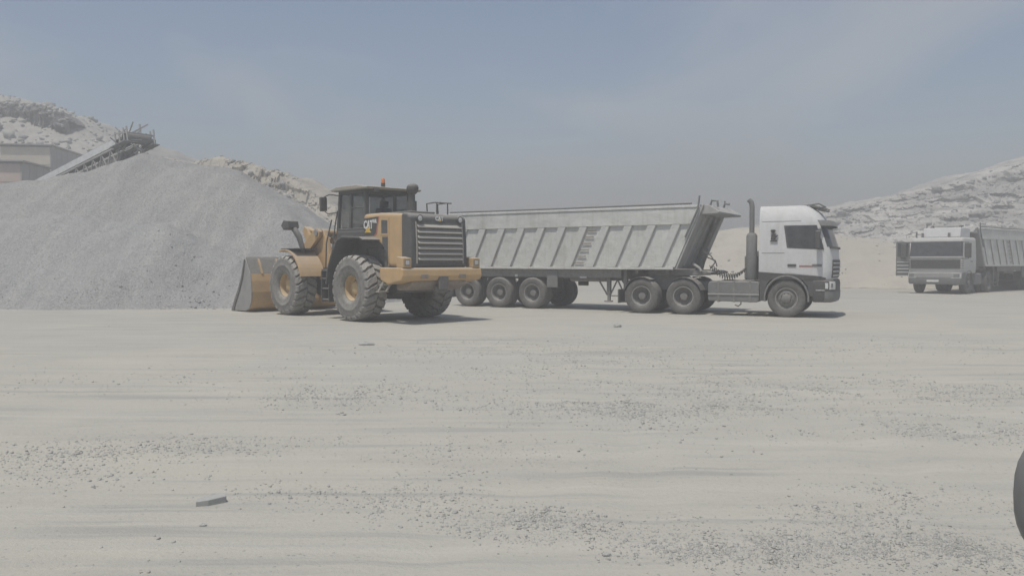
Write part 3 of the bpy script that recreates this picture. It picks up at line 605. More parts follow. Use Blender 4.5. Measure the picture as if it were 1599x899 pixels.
# ------------------------------------------------------------------ wheel loader
AL = R(44)
def loader():
    root = thing('wheel_loader', 'dusty yellow wheel loader with bucket lowered against the gravel heap', 'wheel loader', (-3.25, 22.13, 0), R(90) + AL)
    WB = 3.55; RT = .875
    Y_, D_, K_ = 'loader_yellow', 'loader_dark', 'black_plastic'
    # --- wheels
    def big_wheel():
        w = MB(); w.lathe([(.345, -.30), (.345, .22), (.36, .235), (.335, .245), (.32, .18), (.315, .08), (.25, .06), (.17, .06), (.16, .14), (.12, .16), (.001, .165)], 40)
        o = w.build('wheel', 'rim_yellow', root, smooth=35)
        b = MB()
        for k in range(16):
            a = 2 * math.pi * k / 16; c, s = math.cos(a) * .215, math.sin(a) * .215; b.tube([(c, .058, s), (c, .085, s)], .017, 6)
        b.build('wheel_nut', 'trim_grey', o)
        t = MB(); t.lathe([(.345, -.25), (.37, -.30), (.45, -.335), (.58, -.348), (.70, -.345), (.78, -.328), (.798, -.29), (.803, -.15), (.805, 0), (.803, .15), (.798, .29), (.78, .328), (.70, .345), (.62, .348), (.61, .354), (.575, .354), (.565, .346), (.45, .335), (.37, .30), (.345, .25)], 72)
        ty = t.build('tyre', 'loader_rubber', o, smooth=40)
        tr = MB(); N = 22; da = 2 * math.pi / N
        st = [(.012, .873, 0.0), (.10, .873, .18), (.19, .870, .30), (.285, .858, .62), (.325, .825, .70), (.340, .785, .72)]
        for s in (-1, 1):
            for k in range(N):
                a0 = (k + (.5 if s > 0 else 0)) * da; vs = []; fs = []
                for (yy, rr, sh) in st:
                    wd = .74 if yy < .3 else .68
                    for r_ in (rr, min(rr - .04, .785)):
                        for e in (0, 1):
                            a = a0 + da * (sh + e * wd + (.06 if e == 0 and .05 < yy < .2 else 0)); vs.append((r_ * math.cos(a), s * yy, r_ * math.sin(a)))
                for i in range(len(st) - 1):
                    p, q = 4 * i, 4 * i + 4
                    fs += [(p, p + 1, q + 1, q), (p, q, q + 2, p + 2), (p + 1, p + 3, q + 3, q + 1)]
                fs += [(0, 2, 3, 1), (4 * len(st) - 4, 4 * len(st) - 3, 4 * len(st) - 1, 4 * len(st) - 2)]
                tr.add(vs, fs)
        tr.build('tread', 'tread_rubber', o, bevel=.008, seg=1)
        return o
    w0 = big_wheel(); w0.location = (0, 1.115, RT)
    for x, y, ro in ((0, -1.115, .3), (WB, 1.115, .9), (WB, -1.115, .5)):
        o = inst_tree(w0, root, (x, y, RT), 0 if y > 0 else math.pi); o.rotation_euler = (0, ro, 0 if y > 0 else math.pi)
    for x in (0, WB): MB().tube([(x, -.8, RT), (x, -.35, RT), (x, -.2, RT), (x, .2, RT), (x, .35, RT), (x, .8, RT)], [.17, .2, .33, .33, .2, .17], 16).build('axle', 'loader_frame', root, smooth=40)
    # --- rear frame, counterweight
    MB().prism([(-1.3, .78), (1.2, .60), (1.75, .62), (1.75, 1.6), (.4, 1.62), (-1.3, 1.38)], -.48, .48).build('rear_frame', 'loader_frame', root, bevel=.02)
    MB().bx(-1.2, -.2, -.72, .72, 1.36, 2.3).bx(-.25, .2, -.72, .72, 1.5, 2.6).build('engine_bay', 'loader_frame', root)
    cw = MB().prism([(-1.22, 1.42), (-2.10, 1.42), (-2.16, 1.38), (-2.18, 1.22), (-2.12, 1.10), (-1.55, 1.0), (-1.22, 1.10)], -1.30, 1.30).build('counterweight', Y_, root, bevel=.03, seg=3)
    MB().prism([(-1.35, 1.0), (-2.04, 1.09), (-1.98, .96), (-1.7, .84), (-1.35, .84)], -.9, .9).build('counterweight_lower', 'rust', cw, bevel=.05, seg=3)  # rust brown used to paint in the shadow under the counterweight
    MB().bx(-2.175, -2.1, -.16, .16, .86, 1.2).bx(-2.1, -1.98, -.2, .2, .78, .92).build('tow_hitch', 'loader_frame', root, bevel=.02)
    b = MB()
    for y in (-.62, .62): b.bx(-2.188, -2.15, y - .12, y + .12, 1.14, 1.26)
    b.build('counterweight_recess', 'rust', cw, bevel=.02)
    for s in (-1, 1):
        l = MB().prism([(-1.86, 1.421), (-2.14, 1.421), (-2.14, 1.66), (-1.86, 1.70)], s * 1.0, s * 1.26).build('light_box', Y_, root, bevel=.015)
        MB().bx(-2.148, -2.137, s * 1.05, s * 1.21, 1.47, 1.62).build('light_bezel', 'rust', l)
        MB().bx(-2.156, -2.146, s * 1.075, s * 1.185, 1.495, 1.595).build('tail_lamp', 'lamp_clear', l, bevel=.01)
    # --- hood
    HW = .90
    hp = [(.14, 2.84), (-.6, 2.85), (-1.60, 2.80), (-1.60, 1.44), (-1.02, 1.44), (-.97, 1.62), (-.86, 1.82), (-.66, 2.02), (-.40, 2.14), (.14, 2.20)]
    hd = MB().prism(hp, -HW, HW).build('hood', Y_, root, bevel=.09, seg=4)
    for s in (-1, 1):
        y0, y1 = s * (HW + .004), s * (HW - .03)
        MB().prism([(-.98, 2.30), (-.70, 2.30), (-.70, 2.66), (-.98, 2.64)], y0, y1).build('side_vent', D_, hd, bevel=.01)
        MB().prism([(-1.0, 1.48), (-.92, 1.75), (-.80, 1.96), (-.74, 2.0), (-.74, 2.22), (-1.0, 2.22)], y0, y1).build('side_vent', D_, hd, bevel=.01)
        MB().prism([(-1.03, 1.46), (-1.055, 1.46), (-1.055, 2.70), (-1.03, 2.70)], s * (HW + .012), y1).build('panel_trim', Y_, hd)
        MB().prism([(-.66, 2.26), (-1.02, 2.26), (-1.02, 2.28), (-.66, 2.28)], s * (HW + .010), y1).build('panel_trim', Y_, hd)
        dc = MB().prism([(.09, 2.26), (.10, 2.72), (-.58, 2.75), (-.46, 2.32), (-.36, 2.25)], y0, y1).build('decal_panel', 'decal_black', hd)
        MB().prism([(-.36, 2.25), (-.46, 2.32), (-.58, 2.75), (-.62, 2.75), (-.51, 2.30), (-.42, 2.25)], s * (HW + .005), y1).build('decal_edge', 'decal_red', dc)
        xd = (-1, 0, 0) if s > 0 else (1, 0, 0)
        xo = -.11 if s > 0 else -.06
        lettering('CAT', .30, 'decal_white', dc, (xo, s * (HW + .008), 2.54), xd, (0, 0, 1), sx=.72, bold=.012)
        MB().prism([(.055, 2.34), (-.24, 2.34), (-.10, 2.50)], s * (HW + .014), s * (HW + .002)).build('triangle_mark', 'decal_yellow', dc)
        lettering('966L', .14, 'decal_white', dc, (-.41 if s > 0 else -.40, s * (HW + .008), 2.63), xd, (0, 0, 1), sx=.72, bold=.004)
    # --- rear grille housing
    gf = MB().prism([(-1.602, 2.81), (-1.85, 2.80), (-1.97, 2.70), (-2.02, 2.0), (-2.02, 1.424), (-1.602, 1.424)], -HW - .03, HW + .03).build('grille_housing', D_, root, bevel=.07, seg=4)
    MB().prism([(-1.99, 1.56), (-2.026, 1.56), (-2.026, 2.0), (-1.985, 2.55), (-1.95, 2.55)], -.73, .73).build('grille_backing', 'loader_frame', root)
    for k in range(7):
        z = 1.60 + k * .137; xo = -2.03 + max(0, z - 2.0) * .075
        M = Matrix.Translation((xo - .01, 0, z + .05)) @ Matrix.Rotation(R(48), 4, 'Y')
        MB().bx(-.014, .014, -.72, .72, -.055, .055, M).build('louver', 'louver', root, bevel=.008)
    for s in (-1, 1):
        MB().prism([(-2.0, 1.52), (-2.05, 1.52), (-2.05, 2.0), (-2.0, 2.58), (-1.95, 2.58)], s * .74, s * .765).build('grille_trim', 'louver', root)
        l = MB().lathe([(.001, -.03), (.085, -.03), (.095, .0), (.09, .05), (.07, .045), (.001, .03)], 20).build('work_lamp', K_, root, smooth=40, loc=(-2.0, s * .66, 2.66)); l.rotation_euler = (0, 0, R(90))
        MB().lathe([(.068, .047), (.04, .055), (.001, .06)], 20).build('lamp_lens', 'lamp_clear', l, smooth=60)
    lettering('CAT', .15, 'decal_white', gf, (-1.992, 0, 2.665), (0, -1, 0), (.1, 0, 1), sx=.9, bold=.006)
    MB().prism([(.02, 2.60), (-.05, 2.60), (-.015, 2.655)], -2.004, -1.99, 'x').build('triangle_mark', 'decal_yellow', gf)
    # --- hood top fittings
    b = MB()
    for y in (-.35, -.72): b.tube([(-1.05, y, 2.80), (-1.02, y, 3.12), (-1.35, y, 3.14), (-1.60, y, 3.12)], .02, 8)
    b.tube([(-1.45, -.35, 2.80), (-1.45, -.35, 3.13), (-1.45, -.72, 3.13), (-1.45, -.72, 2.80)], .02, 8)
    b.build('hood_rail', K_, root, smooth=40)
    MB().tube([(-.42, -.30, 2.82), (-.42, -.30, 3.22)], .14, 18).tube([(-.42, -.30, 3.2), (-.42, -.30, 3.48)], .095, 18).build('exhaust_base', K_, root, smooth=40)
    MB().tube([(-.42, -.30, 3.40), (-.43, -.30, 3.46), (-.45, -.30, 3.52), (-.47, -.30, 3.60), (-.47, -.30, 3.66), (-.47, -.30, 3.70)], [.09, .14, .165, .165, .13, .05], 18).build('precleaner', K_, root, smooth=50)
    MB().bx(-1.2, .1, -.5, .3, 2.845, 2.90).build('hood_cover', D_, root, bevel=.03)
    # --- cab
    x0, x1, yw, zb, zc = .16, 1.62, .80, 1.66, 3.56
    cf = MB().prism([(x0, zb), (x1, zb), (x1 + .06, 2.1), (x1 - .0, 2.42), (x0, 2.42)], -yw, yw).build('cab_base', D_, root, bevel=.04, seg=3)
    b = MB()
    for s in (-1, 1):
        for (xa, xb_, wd) in ((x1 - .02, x1 - .10, .09), (.98, .95, .075), (x0 + .05, x0 + .10, .13)):
            b.bar((xa, s * (yw - .05), 2.40), (xb_, s * (yw - .08), zc), wd, .09, (1, 0, 0))
        b.bar((x0, s * (yw - .06), 3.50), (x1 - .08, s * (yw - .06), 3.50), .08, .12)
        b.bar((x0, s * (yw - .04), 2.44), (x1, s * (yw - .04), 2.44), .06, .10)
        b.bar((x0 + .08, s * (yw - .055), 3.05), (.97, s * (yw - .055), 3.05), .03, .03)
    b.bar((x0 + .05, -yw, 3.50), (x0 + .05, yw, 3.50), .09, .12); b.bar((x1 - .1, -yw + .05, 3.50), (x1 - .1, yw - .05, 3.50), .08, .12); b.bar((x0 + .03, -yw, 2.46), (x0 + .03, yw, 2.46), .06, .1)
    b.build('cab_frame', D_, root, bevel=.012)
    for s in (-1, 1):
        MB().prism([(.99, 2.46), (x1 - .05, 2.46), (x1 - .14, 3.46), (.97, 3.46)], s * (yw - .06), s * (yw - .07)).build('side_window', 'cab_glass', root)
        MB().prism([(x0 + .12, 2.46), (.94, 2.46), (.93, 3.46), (x0 + .15, 3.46)], s * (yw - .06), s * (yw - .07)).build('side_window', 'cab_glass', root)
        MB().tube([(x1 - .12, s * (yw + .06), 1.5), (x1 + .08, s * (yw + .08), 2.0), (x1 - .02, s * (yw + .06), 2.6), (x1 - .10, s * (yw + .03), 3.0)], .02, 8).build('handrail', K_, root, smooth=40)
        MB().tube([(x1 + .30, s * (yw + .18), 1.4), (x1 + .22, s * (yw + .2), 2.1), (x1 + .1, s * (yw + .1), 2.75)], .02, 8).build('handrail', K_, root, smooth=40)
        m = MB().prism([(x1 + .28, 3.0), (x1 + .36, 2.98), (x1 + .38, 3.38), (x1 + .29, 3.40)], s * (yw + .12), s * (yw + .34)).build('mirror', K_, root, bevel=.03)
        MB().tube([(x1 - .1, s * (yw - .05), 3.42), (x1 + .2, s * (yw + .12), 3.46), (x1 + .32, s * (yw + .22), 3.38)], .018, 6).build('mirror_arm', K_, m, smooth=40); MB().tube([(x1 - .06, s * yw, 2.95), (x1 + .2, s * (yw + .16), 2.92), (x1 + .32, s * (yw + .22), 3.02)], .018, 6).build('mirror_arm', K_, m, smooth=40)
    MB().bx(x1 - .09, x1 - .08, -yw + .12, yw - .12, 2.46, 3.46).build('windshield', 'cab_glass', root)
    MB().bx(x0 + .03, x0 + .04, -yw + .16, yw - .16, 2.50, 3.44).build('rear_window', 'cab_glass', root)
    b = MB()
    for k in range(7): b.bx(x0 - .012, x0 + .028, -yw + .16, -.05, 2.56 + .06 * k, 2.575 + .06 * k)
    b.build('window_guard', D_, root)
    MB().prism([(x0 - .24, zc + .02), (x0 - .18, zc - .03), (x1 + .08, zc - .03), (x1 + .20, zc + .02), (x1 - .2, zc + .09), (x0 + .3, zc + .09)], -yw - .12, yw + .12).build('cab_roof', 'roof_tan', root, bevel=.025, seg=3)
    bb = MB().tube([(x0 + .12, .15, zc + .06), (x0 + .12, .15, zc + .17)], .06, 14).build('beacon_base', K_, root)
    MB().tube([(x0 + .12, .15, zc + .16), (x0 + .12, .15, zc + .27), (x0 + .12, .15, zc + .30)], [.055, .052, .03], 14).build('beacon', 'beacon_orange', bb, smooth=40)
    for y in (-.6, .6): MB().bx(x0 - .24, x0 - .15, y - .08, y + .08, zc - .12, zc - .02).build('work_lamp', K_, root, bevel=.02)
    st = MB().prism([(.45, 2.25), (1.0, 2.25), (1.0, 2.42), (.62, 2.42), (.52, 3.05), (.40, 3.05)], -.26, .26).build('seat', K_, root, bevel=.05, seg=3)
    MB().prism([(.41, 3.06), (.50, 3.06), (.48, 3.26), (.40, 3.26)], -.14, .14).build('headrest', K_, st, bevel=.04, seg=3)
    MB().tube([(1.25, 0, 2.3), (1.12, 0, 2.72)], .04, 8).tube([(1.10 + .0 * math.cos(a), .19 * math.cos(a), 2.74 + .19 * math.sin(a) * .6) for a in np.linspace(0, 2 * math.pi, 17)], .018, 6).build('steering_wheel', K_, root, smooth=40)
    # --- rear fenders, steps, platform
    for s in (-1, 1):
        fp = [(-.62, 2.10), (-.42, 2.17), (.42, 2.20), (.62, 2.12), (.88, 1.78), (1.10, 1.35), (1.18, .95)]
        MB().strip(fp[::-1], s * .72, s * 1.42, -.05).build('rear_fender', D_, root, bevel=.015)
        MB().prism([(-.62, 2.09), (.62, 2.1), (.88, 1.75), (1.10, 1.33), (1.17, .95), (1.05, .95), (.95, 1.35), (.7, 1.72), (.4, 1.9), (-.35, 1.95), (-.62, 1.9)], s * .80, s * .72).build('fender_liner', D_, root)
        l = MB().bx(1.22, 1.62, s * .8, s * 1.3, 1.30, 1.36).build('platform', D_, root, bevel=.01)
        for z in (.50, .80, 1.08): MB().bx(1.26, 1.62, s * 1.02, s * 1.28, z, z + .04).build('step', D_, root, bevel=.01)
        MB().bx(1.235, 1.265, s * 1.0, s * 1.3, .46, 1.31).bx(1.615, 1.645, s * 1.0, s * 1.3, .46, 1.31).build('step_frame', D_, root, bevel=.008)
        MB().bx(-1.02, -.78, s * .74, s * 1.02, 1.10, 1.42).build('rear_step_box', Y_, root, bevel=.03)
        MB().bar((-.98, s * 1.2, .80), (-1.28, s * 1.2, 1.12), .03, .05).bar((-.98, s * .95, .80), (-1.28, s * .95, 1.12), .03, .05).bar((-.98, s * .93, .80), (-.98, s * 1.22, .80), .16, .03).bar((-1.14, s * .93, .98), (-1.14, s * 1.22, .98), .14, .03).build('rear_step', 'louver', root)
    # --- front frame, tower, arms
    MB().prism([(1.7, .95), (2.2, .75), (4.3, .72), (4.35, 1.2), (4.0, 1.5), (2.4, 1.55), (1.9, 1.45)], -.42, .42).build('front_frame', 'loader_frame', root, bevel=.02)
    MB().tube([(1.85, 0, .6), (1.85, 0, 1.7)], .18, 14).build('articulation_hinge', 'loader_frame', root, smooth=40)
    for s in (-1, 1):
        MB().prism([(2.35, 1.4), (3.9, 1.3), (3.7, 1.75), (3.3, 2.32), (3.08, 2.52), (2.86, 2.5), (2.72, 2.28), (2.55, 1.8)], s * .36, s * .50).build('tower_plate', Y_, root, bevel=.02)
        MB().prism([(2.86, 2.32), (3.05, 2.18), (3.7, 1.72), (4.7, .85), (5.18, .42), (5.32, .50), (5.30, .66), (4.95, 1.05), (3.95, 1.98), (3.15, 2.52), (2.95, 2.55), (2.82, 2.45)], s * .54, s * .64).build('lift_arm', Y_, root, bevel=.015)
        MB().tube([(2.98, s * .33, 2.42), (2.98, s * .68, 2.42)], .09, 14).build('arm_pin', 'steel_worn', root, smooth=40); MB().tube([(5.24, s * .5, .55), (5.24, s * .68, .55)], .08, 12).build('arm_pin', 'steel_worn', root, smooth=40)
        MB().tube([(2.7, s * .47, 1.0), (3.5, s * .47, 1.35)], .09, 12).tube([(3.5, s * .47, 1.35), (4.1, s * .52, 1.60)], .05, 12).build('lift_cylinder', 'loader_frame', root, smooth=40)
        # front fender wraps the rear of the front tyre
        fp = [(WB + 1.0 * math.cos(R(a)), RT + 1.02 * math.sin(R(a))) for a in range(74, 172, 7)]
        ff = MB().strip(fp, s * .64, s * 1.42, -.04).build('front_fender', Y_, root, smooth=30)
        MB().prism(fp + [(WB - .80, RT + .17), (WB - .62, RT + .66), (WB - .30, RT + .88), (WB + .20, RT + .92)], s * .68, s * .64).build('fender_web', Y_, ff)
        MB().bx(WB - .62, WB + .22, s * .66, s * 1.38, RT + 1.06, RT + 1.085).build('fender_tread_plate', K_, ff)
        p = MB().tube([(WB - .45, s * 1.0, RT + .95), (WB - .30, s * 1.06, 2.28), (WB - .10, s * 1.10, 2.52), (WB + .02, s * 1.12, 2.60)], [.07, .085, .09, .075], 10).build('lamp_post', K_, root, smooth=40)
        MB().prism([(WB - .16, 2.56), (WB + .16, 2.50), (WB + .30, 2.64), (WB + .14, 2.80), (WB - .12, 2.77)], s * .98, s * 1.34).build('headlamp', K_, p, bevel=.03, seg=3)
    MB().tube([(2.98, -.5, 2.42), (2.98, .5, 2.42)], .12, 14).tube([(3.0, -.45, 1.9), (3.0, .45, 1.9)], .1, 12).build('tower_crossbeam', Y_, root, smooth=40)
    MB().prism([(3.95, 1.75), (4.12, 1.62), (4.35, 1.9), (4.75, 2.55), (4.62, 2.68), (4.45, 2.6), (4.1, 2.15)], -.12, .12).build('bell_crank', Y_, root, bevel=.02)
    MB().tube([(3.05, 0, 2.2), (3.95, 0, 2.45)], .12, 14).tube([(3.9, 0, 2.44), (4.6, 0, 2.60)], .06, 12).build('tilt_cylinder', Y_, root, smooth=40)
    MB().bar((4.08, 0, 1.75), (5.25, 0, 1.15), .12, .14).build('tilt_link', Y_, root, bevel=.02)
    MB().bx(4.0, 4.2, -.55, .55, 1.45, 1.7).build('arm_crosstube', Y_, root, bevel=.03)
    MB().tube([(2.3, .3, 1.4), (2.35, .32, 1.9), (2.6, .3, 2.3), (2.9, .2, 2.3)], .025, 6).tube([(2.0, .2, 1.5), (2.2, .25, 2.0), (2.5, .2, 2.4), (2.9, .1, 2.35)], .025, 6).build('hydraulic_hose', K_, root, smooth=40)
    # --- bucket
    bk = [(6.45, .03), (5.65, .03), (5.42, .12), (5.28, .32), (5.24, .62), (5.27, .95), (5.33, 1.20)]
    BW = 1.56
    MB().strip(bk, -BW, BW, -.035).build('bucket_shell', Y_, root, bevel=.008)
    for s in (-1, 1):
        MB().prism(bk + [(5.62, 1.62), (5.66, 1.60), (5.84, 1.12), (6.06, .72), (6.32, .36), (6.52, .08)], s * (BW + .002), s * (BW + .04)).build('bucket_side_plate', 'steel_worn', root, bevel=.008)
        MB().prism([(5.62, 1.66), (5.69, 1.62), (5.88, 1.12), (6.10, .73), (6.37, .37), (6.60, .02), (6.44, .02), (6.28, .30), (6.02, .66), (5.80, 1.06)], s * (BW + .045), s * (BW + .07)).build('side_cutter', 'loader_frame', root, bevel=.008)
        MB().prism([(5.0, .38), (5.30, .25), (5.28, .95), (5.1, .8)], s * .50, s * .69).build('bucket_hinge', Y_, root, bevel=.01)
    MB().prism([(5.332, 1.202), (5.36, 1.19), (5.64, 1.62), (5.70, 1.70), (5.66, 1.72), (5.60, 1.64)], -BW, BW).build('spill_guard', 'loader_frame', root, bevel=.008)
    for k in range(5): y = -1.2 + k * .6; MB().prism([(5.30, 1.20), (5.34, 1.20), (5.60, 1.62), (5.56, 1.66), (5.44, 1.5)], y - .03, y + .03).build('spill_guard_gusset', Y_, root)
    MB().prism([(6.30, .01), (6.66, .01), (6.66, .025), (6.40, .06), (6.30, .06)], -BW - .04, BW + .04).build('cutting_edge', 'steel_worn', root, bevel=.004)
    b = MB()
    for y in (-.9, 0, .9): b.prism([(5.24, .62), (5.27, .95), (5.33, 1.19), (5.26, 1.19), (5.16, .95), (5.14, .62)], y - .03, y + .03)
    b.build('bucket_rib', Y_, root)
    return root
loader()

# ------------------------------------------------------------------ far truck
def far_truck():
    rz = math.atan2(-math.cos(R(47)), -math.sin(R(47)))
    root = thing('truck_tractor', 'older white flat fronted truck tractor with roof box, parked facing the camera at right', 'truck', (21.35, 39.9, 0), rz)
    cab = Cab(-.95, [(.95, 1.20, .92), (1.2, 1.235, .97), (1.75, 1.24, .98), (2.62, 1.20, .86), (2.70, 1.17, .80), (2.74, 1.10, .72)], rc=.16)
    cab.shell('cab', 'old_white_shaded', root, [1.0, 1.2, 1.5, 1.75, 2.0, 2.3, 2.55, 2.62, 2.66, 2.70, 2.74])
    cab.patch('windshield', 'dark_glass', root, 1.45, 3.55, 1.86, 2.50, off=.012)
    cab.patch('windshield_seal', 'black_plastic', root, 1.35, 3.65, 1.82, 2.54, off=.006)
    cab.patch('windshield_sill', 'trim_grey', root, 1.3, 3.7, 1.70, 1.76, off=.02, nz=1)
    cab.patch('grille', 'decal_black', root, 1.75, 3.25, 1.22, 1.66, off=.015)
    cab.patch('grille_surround', 'old_white_shaded', root, 1.45, 3.6, 1.17, 1.71, off=.008)
    for m, s in (((lambda u: u), -1), ((lambda u: 5 - u), 1)):
        d = cab.patch('door', 'old_white_shaded', root, m(.28), m(.99), 1.1, 2.58, off=.008)
        cab.patch('side_window', 'dark_glass', d, m(.48), m(.96), 1.84, 2.48, off=.02)
        cab.patch('door_handle', 'trim_grey', d, m(.34), m(.5), 1.55, 1.60, off=.03)
        for k in range(4): cab.patch('corner_slat', 'trim_grey', root, m(1.2), m(1.7), 1.24 + .11 * k, 1.27 + .11 * k, off=.02, nz=1)
        # flat mirror bodies on brackets
        o = MB().prism([(.95, s * 1.36), (1.02, s * 1.34), (1.04, s * 1.60), (.96, s * 1.62)], 1.75, 2.45, 'z').build('mirror', 'black_plastic', root, bevel=.02)
        MB().tube([(.85, s * 1.2, 2.5), (.98, s * 1.48, 2.5), (.98, s * 1.48, 1.7), (.88, s * 1.22, 1.7)], .018, 6).build('mirror_arm', 'black_plastic', o, smooth=40)
    # opened door on the far side, slatted below its dark window
    hx, hy, th = .78, -1.26, R(-62)
    def D(a, z): return (hx + a * math.cos(th), hy + a * math.sin(th), z)
    def slab(b, a0, a1, z0, z1, t0, t1):
        n = Vector((-math.sin(th), math.cos(th), 0)); vs = [Vector(D(a, z)) + n * t for a in (a0, a1) for z in (z0, z1) for t in (t0, t1)]
        b.add(vs, [(0, 1, 3, 2), (4, 6, 7, 5), (0, 4, 5, 1), (2, 3, 7, 6), (0, 2, 6, 4), (1, 5, 7, 3)])
    b = MB(); slab(b, .0, .62, .86, 1.80, -.02, .02); slab(b, 0, .07, 1.8, 2.55, -.02, .02); slab(b, .55, .62, 1.8, 2.55, -.02, .02); slab(b, 0, .62, 2.48, 2.55, -.021, .021)
    dr = b.build('open_door', 'trim_grey', root, bevel=.008); dr['label'] = 'opened door with horizontal slats below a dark window'
    b = MB(); slab(b, .07, .55, 1.80, 2.48, -.006, .006); b.build('side_window', 'dark_glass', dr)
    for k in range(4):
        b = MB(); slab(b, .04, .58, 1.0 + .17 * k, 1.05 + .17 * k, -.05, .05); b.build('slat', 'old_white_shaded', dr, bevel=.006)
    # roof box, horns
    MB().prism([(.50, 2.75), (.36, 3.22), (-.55, 3.24), (-.93, 3.20), (-.93, 2.75)], -.78, .95).build('roof_box', 'truck_white', root, bevel=.05, seg=3)  # whiter than the cab: light on the roof box put into its colour
    MB().prism([(.20, 3.26), (-.5, 3.28), (-.5, 3.36), (.1, 3.34)], -.35, .80).build('roof_rack', 'trim_grey', root, bevel=.02)
    for y in (-.72, .5): MB().tube([(.62, y, 2.76), (.62, y, 2.96)], .06, 10).build('roof_lamp', 'trim_grey', root, smooth=40)
    MB().tube([(.5, -1.05, 2.72), (.5, -1.05, 3.05)], .04, 8).tube([(.5, -1.05, 2.92), (.5, -.7, 2.92)], .02, 6).build('air_horn', 'trim_grey', root, smooth=40)
    # bumper
    bc = Cab(.45, [(.42, 1.18, 1.05), (.55, 1.22, 1.12), (1.05, 1.235, 1.10)], rc=.16)
    bc.shell('bumper', 'trim_grey', root, [.46, .55, .8, 1.0, 1.05])
    bc.patch('bumper_trim', 'old_white_shaded', root, 1.9, 3.1, .80, 1.02, off=.01)
    for k in range(3): bc.patch('bumper_slot', 'trim_grey', root, 1.95, 3.05, .83 + .06 * k, .855 + .06 * k, off=.016, nz=1)
    for m in ((lambda u: u), (lambda u: 5 - u)):
        h = bc.patch('headlight_panel', 'old_white_shaded', root, m(1.3), m(2.12), .76, 1.03, off=.012)
        bc.patch('headlight', 'trim_grey', h, m(1.7), m(2.08), .81, .98, off=.022)
        bc.patch('fog_light', 'lamp_clear', h, m(1.4), m(1.62), .82, .96, off=.022)
    bc.patch('number_plate', 'decal_white', root, 2.36, 2.62, .58, .68, off=.012, nz=1)
    for s in (-1, 1):
        pr = [(.02 + .60 * math.cos(R(a)), .53 + .62 * math.sin(R(a))) for a in range(10, 171, 16)]
        MB().strip(pr, s * .85, s * 1.24, .04).build('wheel_arch', 'trim_grey', root)
        truck_wheel(root, (0, s * 1.05, .525), s, False)
        truck_wheel(root, (-3.0, s * .93, .525), s, True)
        MB().bx(-4.0, .6, s * .4 - .045, s * .4 + .045, .70, .98).build('chassis_rail', 'chassis', root)
        MB().bx(-2.1, -1.0, s * .55, s * 1.15, .42, .98).build('fuel_tank', 'trim_grey', root, bevel=.06, seg=3)
    MB().bx(-.9, .5, -.75, .75, .5, 1.02).build('engine', 'chassis', root)
    for xa in (0, -3): MB().tube([(xa, -.9, .525), (xa, .9, .525)], .09, 8).build('axle', 'chassis', root)
    MB().prism([(-2.5, .98), (-3.5, .98), (-3.4, 1.12), (-2.6, 1.12)], -.45, .45).build('fifth_wheel', 'chassis', root, bevel=.02)
    kp = Vector((21.35, 39.9, 0)) + Matrix.Rotation(rz, 3, 'Z') @ Vector((-2.9, 0, 0))
    b_ = R(52); rz2 = math.atan2(-math.cos(b_), -math.sin(b_))
    f = Matrix.Rotation(rz2, 3, 'Z') @ Vector((1, 0, 0)); fxx = -3.36 + .6
    loc = kp - f * (fxx - .1)
    trailer('white ribbed tipper trailer cut off by the right edge, behind the older truck', loc, rz2, -3.36 + .85, -11.4, (-8.3, -9.6, -10.9), 11)
far_truck()

